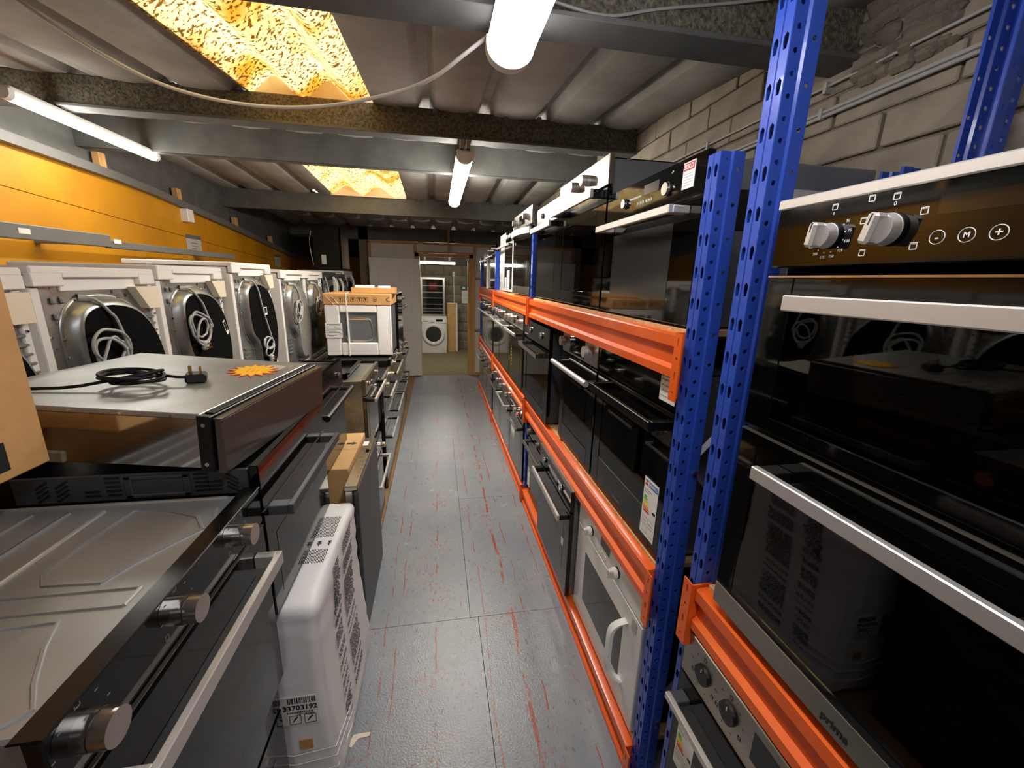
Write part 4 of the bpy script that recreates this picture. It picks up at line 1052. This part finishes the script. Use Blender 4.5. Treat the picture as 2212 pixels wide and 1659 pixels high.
def lock(o): o.matrix_world = Mw.copy(); return o
def star(r0, r1, n): return [((r0 if k % 2 else r1)*math.cos(PI*k/n+.2)*1.0, (r0 if k % 2 else r1)*math.sin(PI*k/n+.2)*.78) for k in range(2*n)]
st = thing('price_star', 'yellow starburst price card with an orange edge lying on the warming drawer', 'card'); st.matrix_world = Mw @ Matrix.Translation((.135, .135, .1420)) @ Matrix.Rotation(.25, 4, 'Z')
MB().prism([(x*1.07, y*1.07) for x, y in star(.058, .088, 14)], 'z', 0, .0015).obj('card', 'star_orange', st, smooth=0); MB().prism(star(.056, .085, 14), 'z', .0014, .0022).obj('card_face', 'star_yellow', st, smooth=0)
q = MB()
for k in range(3): q.box(-.03, .025-.01*k, .012-.014*k, .014-.014*k, .0022, .0025)
q.obj('faint_writing', 'star_orange', st)['kind'] = 'stuff'
# mains lead and plug on the drawer
ml = thing('mains_lead', 'coiled black mains lead with an upturned three-pin plug on the warming drawer', 'cable'); ml.matrix_world = Mw @ Matrix.Translation((-.115, .29, .1418))
pts = []
for k in range(58):
    a = k*.42; r = .052+.012*math.sin(k*.55); pts.append((r*math.cos(a)*1.0, r*1.15*math.sin(a)+.02, .006+.022*(.5+.5*math.sin(a*.5+1))+.0004*k))
pts += [(-.06, .10, .012), (-.09, .20, .006), (-.14, .32, .007), (-.17, .40, -.06)]
pts = [(.07, -.075, .018), (.05, -.055, .02)] + pts
MB().tube(spline(pts, 3, False), .0042, 7).obj('lead', 'black_cable', ml, smooth=60)
M = Matrix.Translation((.085, -.085, 0)) @ Matrix.Rotation(.5, 4, 'Z')
pl = MB().box(-.026, .026, -.025, .025, 0, .026, .005, M).obj('plug', 'black_plastic', ml)
for x, y, sx, sy, hh in ((0, .013, .002, .004, .022), (-.011, -.010, .0035, .002, .018), (.011, -.010, .0035, .002, .018)): MB().box(x-sx, x+sx, y-sy, y+sy, .026, .026+hh, .0004, M).obj('pin', 'brass', pl)

d_ = oven('black oven with a long black handle and a narrow display beyond the warming drawer', 'L', -.50, 1.642, 2.235, .830, .455,
     panel=dict(h=.135, m='black_glass_soft', marks=False, knobs=[(.34, 'disc', .016, 'dark_steel')], disp=(-.25, .18, -.30, .25), dm='smoked_window'), doors=[dict(z0=.006, z1=.316, win=(-.4, .4, .1, .8), edge='dark_steel', handle=('round', .005, .86, 'black_plastic', .052, .026))], body='black_enamel')
lf = MB(); n = 12
for i in range(n+1):
    for j in range(5): lf.v.append((-.25*j/4+.02, .36*i/n, .006+.012*math.sin(i*.9)*math.sin(j*.8)+.02*(i/n)**2))
for i in range(n):
    for j in range(4): lf.f.append((i*5+j, i*5+j+1, i*5+5+j+1, i*5+5+j))
o = lf.obj('paper_sheet', 'paper', None, (-.60, 1.66, 1.276), smooth=60); tag(o, 'creased white leaflet lying on the black oven beyond the warming drawer', 'paper')
sm = o.modifiers.new('thickness', 'SOLIDIFY'); sm.thickness = .0006
oven('oven at floor level behind the foam-wrapped parcel and dishwasher door', 'L', -.98, 1.642, 1.895, 0, .826, panel=dict(h=.1, marks=False), doors=[dict(z0=.01, z1=.7)], body='galv_dull', depth=.2)
bx = carton('light cardboard box with a black arrow beneath the black oven', -.96, -.432, 1.90, 2.385, 0, .815, mtl='cardboard_light', tape=False)
MB().prism([(.195, .07), (.225, .07), (.225, .058), (.25, .08), (.225, .102), (.225, .09), (.195, .09)], 'z', .8152, .8158).obj('printed_arrow', 'ink', bx)
ddo = thing('dishwasher_door', 'steel-topped dishwasher door with buttons leaning upright by the cardboard box', 'dishwasher', (-.366, 2.062, 0), L_)
MB().box(-.297, .297, .0, .022, .002, .765, .004).obj('door_skin', 'dark_case', ddo)
MB().box(-.292, .292, .022, .062, .02, .770, .006).obj('inner_liner', 'steel_fine', ddo)
cp_ = MB().box(-.295, .295, .002, .062, .768, .792, .004).obj('control_strip', 'steel', ddo)
MB().box(.08, .12, .010, .028, .7915, .7925).obj('display', 'black_glass', cp_); MB().cyl((.03, .042, .7915), (.03, .042, .7935), .012, n=14).obj('power_button', 'dark_steel', cp_)
for k in range(5): MB().box(-.03-.045*k, -.008-.045*k, .012, .022, .7918, .7928).obj('button', 'dark_steel', cp_)
MB().box(.18, .24, .03, .058, .7918, .7924).obj('white_label', 'paper', cp_)

e_ = oven('galvanised-sided oven with a steel panel and pale handle holding a tray on top', 'L', -.452, 2.615, 3.205, .600, .480,
     panel=dict(h=.11, m='steel', marks=False, knobs=KN((-.3, .3), 'disc', .016), disp=(-.15, .15, -.25, .25)), doors=[dict(z0=.006, z1=.365, m='mirror_glass', win=(-.38, .38, .1, .85), wm='mirror_glass', handle=('flat', .03, .92, 'satin_alu', .05, .026))], body='galv', depth=.55)
ty = thing('roasting_tray', 'black enamel oven tray resting on the galvanised oven', 'tray', (-.77, 2.90, 1.069)); q = MB()
q.box(-.2, .2, -.22, .22, .002, .006); q.box(-.2, -.194, -.22, .22, .002, .035); q.box(.194, .2, -.22, .22, .002, .035); q.box(-.2, .2, -.22, -.214, .002, .035); q.box(-.2, .2, .214, .22, .002, .035)
q.box(-.215, -.19, -.235, .235, .032, .037); q.box(.19, .215, -.235, .235, .032, .037); q.box(-.215, .215, -.235, -.21, .032, .037); q.box(-.215, .215, .21, .235, .032, .037); q.obj('tray_pan', 'black_enamel', ty)
tp = thing('tape_measure', 'black and yellow tape measure lying in the oven tray', 'tape measure', (-.78, 2.86, 1.0765), (0, 0, .2))
MB().box(-.05, .05, -.025, .025, 0, .055, .014).obj('case', 'black_plastic', tp); MB().box(-.04, .04, -.021, .021, .053, .066, .010).obj('case_top', 'yellow_plastic', tp); MB().box(-.02, .005, -.0262, -.0248, .015, .04).obj('logo_patch', 'yellow_plastic', tp)
q = MB().box(-.05, .05, -.015, .015, 0, .02, .006).obj('yellow_block', 'yellow_plastic', None, (-.75, 2.74, 1.0765)); tag(q, 'small pale yellow block in the oven tray', 'tool')
f_ov = oven('freestanding oven with chrome knobs and squared handle below the galvanised oven', 'L', -.425, 2.40, 2.99, 0, .597,
     panel=dict(h=.12, m='steel_fine', knobs=KN((-.32, .3), 'cyl', .021, 'chrome'), marks=False), doors=[dict(z0=.006, z1=.465, m='black_glass', win=(-.4, .4, .1, .8), handle=('frame', .045, .9, 'satin_alu', .06, .02))], body='black_paint', depth=.5)
oven('oven on the floor behind the galvanised oven, between chrome knobs and twin handles', 'L', -.46, 3.0, 3.21, 0, .597, panel=dict(h=.1, marks=False), doors=[dict(z0=.01, z1=.48)], body='black_paint')
def dbl(lab, X, a, b, h, pm='dark_steel', hm='satin_alu', dm='mirror_glass', z0=0., body='black_paint'):
    m_ = (h-.11)*.42
    return oven(lab, 'L', X, a, b, z0, h, panel=dict(h=.105, m=pm, knobs=KN((-.33, .33), 'cyl', .018, 'chrome'), marks=False, disp=(-.15, .15, -.25, .25)),
         doors=[dict(z0=h-.11-m_, z1=h-.11, m=dm, win=(-.38, .38, .12, .75), wm='black_glass_soft', handle=('flat', .03, .88, hm, .05, .02)), dict(z0=.006, z1=h-.115-m_, m=dm, win=(-.38, .38, .12, .8), wm='black_glass_soft', handle=('flat', .03, .88, hm, .05, .02))], body=body)
dbl('tall double oven with a steel panel past the galvanised oven', -.428, 3.225, 3.815, .92, 'steel')
dbl('black double oven with two pale handles under the packaged oven', -.432, 3.835, 4.56, .972, 'black_glass')
dbl('lower double oven with dark handles beyond the packaged oven', -.436, 4.61, 5.20, .93, 'steel', 'dark_steel')
oven('black oven with knobs on top of the far double oven', 'L', -.418, 4.61, 5.20, .933, .60, panel=dict(h=.12, m='black_glass', knobs=KN((-.3, .3), 'cyl', .022, 'dark_steel'), marks=False, lip=.003),
     doors=[dict(z0=.006, z1=.475, win=(-.4, .4, .1, .85), wm='mirror_glass', handle=('frame', .03, .86, 'dark_steel', .055, .022))], body='dark_case', depth=.56)
dbl('last double oven before the open door', -.45, 5.24, 5.83, .90, 'dark_steel', 'dark_steel')

# packaged oven in film and cardboard
pk = thing('packaged_oven', 'oven in white foam packaging with a brown cardboard top, strapped in clear film', 'packaging', (-.722, 4.02, .976))
hw = .293
q = MB(); plate(q, 2*hw, 0, .47, 0, .04, (-.165, .165, .12, .40), .01); fb = q.obj('foam_front', 'foam_white', pk)
MB().box(-hw+.01, hw-.01, .05, .55, .0, .5, .01).obj('oven_body', 'grey_case', pk); MB().box(hw-.02, hw, .0, .05, 0, .5, .008).obj('foam_corner', 'foam_white', pk)
MB().box(-.19, .19, .035, .048, .08, .43).obj('oven_back', 'grey_case', pk)
q = MB(); q.tube(spline([(-.11, .034, .15), (-.11, .034, .30), (-.07, .034, .345), (.07, .034, .345), (.11, .034, .30), (.11, .034, .15)], 5), .008, 8, closed=True); q.obj('pressed_ring', 'galv', pk)
MB().box(-.09, .09, .028, .036, .33, .345).obj('cardboard_slip', 'cardboard_light', pk); MB().box(-.06, .05, .028, .036, .125, .14).obj('cardboard_slip', 'cardboard_light', pk)
tc_ = MB(); tc_.box(-hw-.004, hw+.004, -.004, .57, .47, .572, .006); cb = tc_.obj('cardboard_top', 'cardboard', pk)
for k, x in enumerate((-.20, -.145, -.09, -.035, .02, .075)):
    q = MB()
    for dx, dz, sx, sz in ((0, .02, .02, .0012), (0, -.02, .02, .0012), (.02, 0, .0012, .02), (-.02, 0, .0012, .02)): q.box(x+dx-sx, x+dx+sx, -.0052, -.0038, .52+dz-sz, .52+dz+sz)
    q.box(x-.004, x+.004, -.0052, -.0038, .508, .530); q.box(x-.011, x+.011, -.0052, -.0038, .525, .531); q.obj('handling_mark', 'ink', cb)
q = MB()
for z in (.508, .522, .536): q.box(.14, .175, -.0052, -.0038, z, z+.004)
q.obj('print_lines', 'ink', cb)['kind'] = 'stuff'; text('C', .06, cb, 'ink', (.275, -.0052, .52), TX)
MB().box(-.100, -.090, -.007, .575, -.001, .579, .001).obj('strap', 'white_plastic', pk)
lb = MB().box(-hw+.0, -.145, -.008, -.0065, .17, .305).obj('spec_label', 'paper', pk)
scrib(lb, -.275, -.165, .29, .011, -.008, 'ink', 2); q = MB()
for k in range(7): q.box(-.285, -.285+.09+.03*((k*7) % 3), -.0086, -.0078, .268-.013*k, .272-.013*k)
q.obj('print_lines', 'ink_grey', lb)['kind'] = 'stuff'; text('CE', .014, lb, 'ink', (-.162, -.0085, .205), TX)
q = MB().tube(spline([(-.27, -.01, .55), (-.2, -.012, .47), (-.16, -.012, .40)], 4, False), .0015, 5); q.tube(spline([(-.22, -.01, .55), (-.17, -.012, .49), (-.13, -.012, .42)], 4, False), .0015, 5); q.obj('film_fold', 'white_plastic', pk)
# open carton tray with papers on the packaged oven
ot = thing('carton_tray', 'shallow open cardboard tray on top of the packaged oven', 'box', (-.60, 4.33, 1.550), (0, 0, .06)); q = MB()
q.box(-.2, .2, -.2, .2, 0, .004); q.box(-.2, -.196, -.2, .2, 0, .05); q.box(.196, .2, -.2, .2, 0, .05); q.box(-.2, .2, -.2, -.196, 0, .05); q.box(-.2, .2, .196, .2, 0, .05); q.obj('tray', 'cardboard', ot)
for i, (x, y, sx, sz) in enumerate(((-.09, -.05, .09, .066), (.08, .06, .06, .062))):
    tag(MB().box(-sx, sx, -.03, .03, 0, sz, .004).obj('paper_packet', 'paper', None, (-.60+x, 4.33+y, 1.5545), (0, 0, .1)), ('long white paper packet in the open cardboard tray', 'short white packet at the tray end by the black part')[i], 'packet')
tag(MB().prism([(-.04, 0), (.04, 0), (.03, .03), (-.015, .03)], 'y', -.05, .05).obj('plastic_part', 'black_plastic', None, (-.47, 4.26, 1.5995-.045)), 'black plastic part propped in the open cardboard tray', 'part')

# foam-wrapped parcel on the floor
fw = thing('wrapped_parcel', 'foam slab parcel in printed clear film standing on the floor', 'parcel', (-.49, 1.435, 0))
def rbox(x0, x1, y0, y1, z0, z1, r, n, f):
    """rounded slab as a grid-projected box, f displaces points"""
    mb = MB(); cx, cy, cz = (x0+x1)/2, (y0+y1)/2, (z0+z1)/2; hx, hy, hz = (x1-x0)/2, (y1-y0)/2, (z1-z0)/2
    def pt(a, b, c):
        p = Vector((a*hx, b*hy, c*hz)); q = Vector((max(-hx+r, min(hx-r, p.x)), max(-hy+r, min(hy-r, p.y)), max(-hz+r, min(hz-r, p.z))))
        d = p-q
        if d.length > 1e-6: p = q+d.normalized()*r
        p = p+Vector((cx, cy, cz)); return f(p)
    E = lambda t: math.copysign(1-(1-abs(t))**1.6, t)
    g = [E(-1+2*k/n) for k in range(n+1)]
    for ax in range(3):
        for s in (-1, 1):
            o = len(mb.v)
            for i in range(n+1):
                for j in range(n+1):
                    c = [g[i], g[j]]; c.insert(ax, s); mb.v.append(tuple(pt(*c)))
            for i in range(n):
                for j in range(n): mb.f.append((o+i*(n+1)+j, o+i*(n+1)+j+1, o+(i+1)*(n+1)+j+1, o+(i+1)*(n+1)+j))
    return mb
PX0, PX1, PY0, PY1, PH = -.108, .110, -.315, .315, .735
def flare(p):
    k = max(0, (.45-p.z))/.45
    p = Vector(p); p.x += .035*k*(1 if p.x > 0 else -.3); p.x += .003*math.sin(p.z*60+p.y*9); p.y += .003*math.sin(p.z*75+p.x*20); return p
mb = rbox(PX0, PX1, PY0, PY1, .001, PH, .030, 22, flare); me = mb.mesh('foam_slab', 60)
bm2 = bmesh.new(); bm2.from_mesh(me); bmesh.ops.remove_doubles(bm2, verts=bm2.verts[:], dist=.0004); bmesh.ops.recalc_face_normals(bm2, faces=bm2.faces[:]); bm2.to_mesh(me); bm2.free(); me.shade_smooth()
fs_ = mk('foam_slab', me, 'foam_white', fw)
rd = random.Random(3)
def band(y0, y1):
    q = MB()
    x = PX0+.03
    while x < PX1-.03:       # on top
        y = y0
        while y < y1:
            L = rd.uniform(.006, .02); q.box(x, x+.0022, y, min(y+L, y1), PH, PH+.0014); y += L+rd.uniform(.002, .006)
        x += .0052
    z = PH-.03
    while z > .10:           # down the aisle side
        y = y0-.10*(1-z/PH)
        xx = PX1+max(0, .45-z)/.45*.035+.0032
        while y < y1-.10*(1-z/PH):
            L = rd.uniform(.006, .02); q.box(xx-.001, xx+.0008, y, y+L, z, z+.0024); y += L+rd.uniform(.003, .012)
        z -= .0095 if rd.random() < .8 else .03
    q.obj('printed_text', 'ink', fs_, smooth=0)['kind'] = 'stuff'
band(.045, .185); band(-.105, -.03)
for k in range(5):
    x = PX0+.04+.036*k; q = MB(); q.box(x-.008, x+.008, .002, .006, PH, PH+.0014); q.box(x-.002, x+.002, -.008, .018, PH, PH+.0014); q.box(x-.006, x+.006, .012, .019, PH, PH+.0014); q.obj('handling_mark', 'ink', fs_)
lb = MB().box(-.075, .088, PY0-.004, PY0-.0025, .295, .41).obj('shipping_label', 'paper', fw)
text('33703192', .026, lb, 'ink', (.035, PY0-.0046, .365), TX, bold=.0006); rd = random.Random(9); q = MB(); x = -.0
while x < .08: d = rd.uniform(.0012, .004); q.box(x, x+d, PY0-.0048, PY0-.0038, .383, .405); x += d*1.9
z = .30
while z < .40: d = rd.uniform(.0012, .004); q.box(-.07, -.035, PY0-.0048, PY0-.0038, z, z+d); z += d*1.9
q.obj('barcode', 'ink', lb)['kind'] = 'stuff'
q = MB()
for x in (.0, .045):
    for dx, dz, sx, sz in ((.017, .034, .017, .0008), (.017, 0, .017, .0008), (0, .017, .0008, .017), (.034, .017, .0008, .017)): q.box(x+dx-sx, x+dx+sx, PY0-.0048, PY0-.0038, .300+dz-sz, .300+dz+sz)
    q.prism([(x+.008, .305), (x+.026, .327), (x+.022, .330), (x+.012, .318)], 'y', PY0-.0048, PY0-.0038)
q.obj('symbol_box', 'ink', lb)['kind'] = 'stuff'
scrib(lb, -.005, .075, .346, .007, PY0-.0038, 'ink', 4); scrib(lb, .025, .075, .338, .005, PY0-.0038, 'ink', 6)
q = MB().tube(spline([(PX1+.0045, -.10, .62), (PX1+.0045, -.13, .60), (PX1+.0045, -.10, .57), (PX1+.0045, -.14, .55), (PX1+.005, -.11, .50)], 5, False), .0012, 5); q.obj('pen_scrawl', 'ink', fs_)
MB().box(.02, .06, PY0-.006, PY0-.002, .19, .23).obj('brown_tape', 'cardboard', fs_)
for z in (.08, .13, .17): MB().tube([(PX0-.0, PY0-.004, z+.02), (0, PY0-.008, z), (PX1+.02, PY0-.004, z+.01), (PX1+.037, PY0+.15, z-.01)], .0018, 5).obj('film_fold', 'white_plastic', fs_)

# scrap of tape on the floor
q = MB(); q.prism([(-.012, -.035), (.008, -.035), (.012, 0), (.045, .022), (.04, .035), (0, .014), (-.014, .004)], 'z', .0005, .0025); o = q.obj('paper_scrap', 'cream_plastic', None, (-.335, 1.265, 0), (0, 0, -.5), smooth=0); tag(o, 'torn cream scrap lying on the floor beside the foam-wrapped parcel', 'scrap')

# ================================================================== ROOM BEYOND
ty_ = 9.62
dy = thing('tumble_dryer', 'white tumble dryer with a round dark glass door beyond the doorway', 'dryer', (-.095, ty_, 0))
MB().box(-.298, .298, .015, .60, .0, .848, .006).obj('cabinet', 'white_enamel', dy); MB().box(-.3, .3, .0, .6, .82, .85, .006).obj('worktop', 'white_enamel', dy)
pn = MB().box(-.298, .298, 0, .02, .70, .82, .004).obj('control_panel', 'white_plastic', dy); knob(pn, -.02, .755, 'cyl', .034, 'white_plastic'); MB().box(.06, .215, -.002, 0, .735, .785).obj('display', 'black_glass', pn)
scrib(pn, -.25, -.18, .785, .016, 0, 'ink_grey', 7); MB().box(-.28, -.12, -.002, 0, .73, .737).obj('drawer_line', 'ink_grey', pn)
q = MB(); N = 40
prof = [(.252, .0), (.252, -.02), (.235, -.035), (.19, -.03), (.175, -.01)]
for r, y in prof: q.v += [(r*math.cos(2*PI*k/N), y, .44+r*math.sin(2*PI*k/N)) for k in range(N)]
for j in range(len(prof)-1):
    for k in range(N): q.f.append((j*N+k, j*N+(k+1) % N, (j+1)*N+(k+1) % N, (j+1)*N+k))
dd = q.obj('door_ring', 'white_plastic', dy, (0, .014, 0), smooth=60); MB().cyl((0, -.004, .44), (0, -.010, .44), .178, n=40).obj('door_glass', 'grey_window', dd, (0, 0, 0))
MB().box(.09, .24, .012, .0145, .05, .18).obj('filter_flap', 'plasterboard', dy)
wc = thing('wine_cooler', 'steel-framed glass-door wine cooler standing on the tumble dryer', 'cooler', (-.095, ty_+.03, .851))
q = MB(); q.box(-.27, -.25, .03, .5, 0, .86); q.box(.25, .27, .03, .5, 0, .86); q.box(-.27, .27, .03, .5, .83, .86); q.box(-.27, .27, .03, .5, 0, .03); q.box(-.27, .27, .48, .5, 0, .86); q.obj('cabinet', 'black_paint', wc)
q = MB(); plate(q, .54, .0, .865, 0, .03, (-.225, .225, .05, .82), .003); fr_ = q.obj('door_frame', 'steel_fine', wc); MB().box(-.23, .23, .01, .014, .045, .825).obj('glass_pane', 'clear_glass', fr_)
for z in (.10, .16, .26, .40, .53, .67): 
    q = MB(); q.box(-.235, .235, .05, .07, z, z+.016, .002)
    for k in range(8): q.tube([(-.21+.06*k, .06, z+.01), (-.21+.06*k, .44, z+.01)], .003, 5)
    q.obj('wire_shelf', 'satin_alu', wc)
MB().box(-.10, .10, .40, .47, .55, .80, .02).obj('painted_red_glow', 'red_print', wc)  # red glow put into the colour of a plain block, nothing emits
bd = thing('leaning_board', 'pale hardboard panel with a white edge leaning by the tumble dryer', 'board', (.345, ty_+.25, 0), (-.05, 0, 0)); MB().box(-.12, .095, 0, .012, 0, 1.13).obj('panel', 'cardboard_light', bd); MB().box(.095, .12, -.004, .016, 0, 1.145).obj('edge_strip', 'white_plastic', bd); MB().box(-.12, .12, -.004, .016, 1.13, 1.145).obj('edge_strip', 'white_plastic', bd)
sg_ = thing('exit_sign', 'green emergency exit sign on the block wall beyond the doorway', 'sign', (.69, 10.225, 1.44)); MB().box(-.12, .12, 0, .005, 0, .09).obj('sign_plate', 'exit_green', sg_)
q = MB(); q.box(-.09, -.02, -.001, 0, .02, .07); q.obj('door_pictogram', 'paper', sg_); q = MB(); q.cyl((.035, 0, .068), (.035, -.001, .068), .008, n=10); q.box(.025, .045, -.001, 0, .02, .058); q.obj('running_figure', 'paper', sg_); MB().prism([(.07, .03), (.10, .045), (.07, .06)], 'y', -.001, 0).obj('arrow', 'paper', sg_)
pp = thing('wall_notice', 'white paper notice pinned below the exit sign', 'notice', (.70, 10.228, 1.12)); MB().box(-.11, .11, 0, .002, 0, .30).obj('sheet', 'paper', pp); q = MB()
for k in range(6): q.box(-.08, .07, -.0006, 0, .05+.035*k, .056+.035*k)
q.obj('print_lines', 'ink_grey', pp)['kind'] = 'stuff'
sk = thing('wall_socket', 'white switch box with conduit on the wall beyond the doorway', 'switch', (.40, 10.21, 1.74)); MB().box(-.03, .03, 0, .03, 0, .12, .004).obj('box', 'white_plastic', sk); MB().box(-.008, .008, .012, .03, -.9, 0).obj('conduit', 'white_plastic', sk); MB().box(-.01, .01, -.004, 0, .045, .075).obj('rocker', 'paper_print', sk)
for o in list(D.objects):
    if o.type == 'MESH' and o.name.split('.')[0] in ('dial_marks', 'print_lines', 'panel_hole', 'flag_red', 'black_stripe'): o['kind'] = 'stuff'
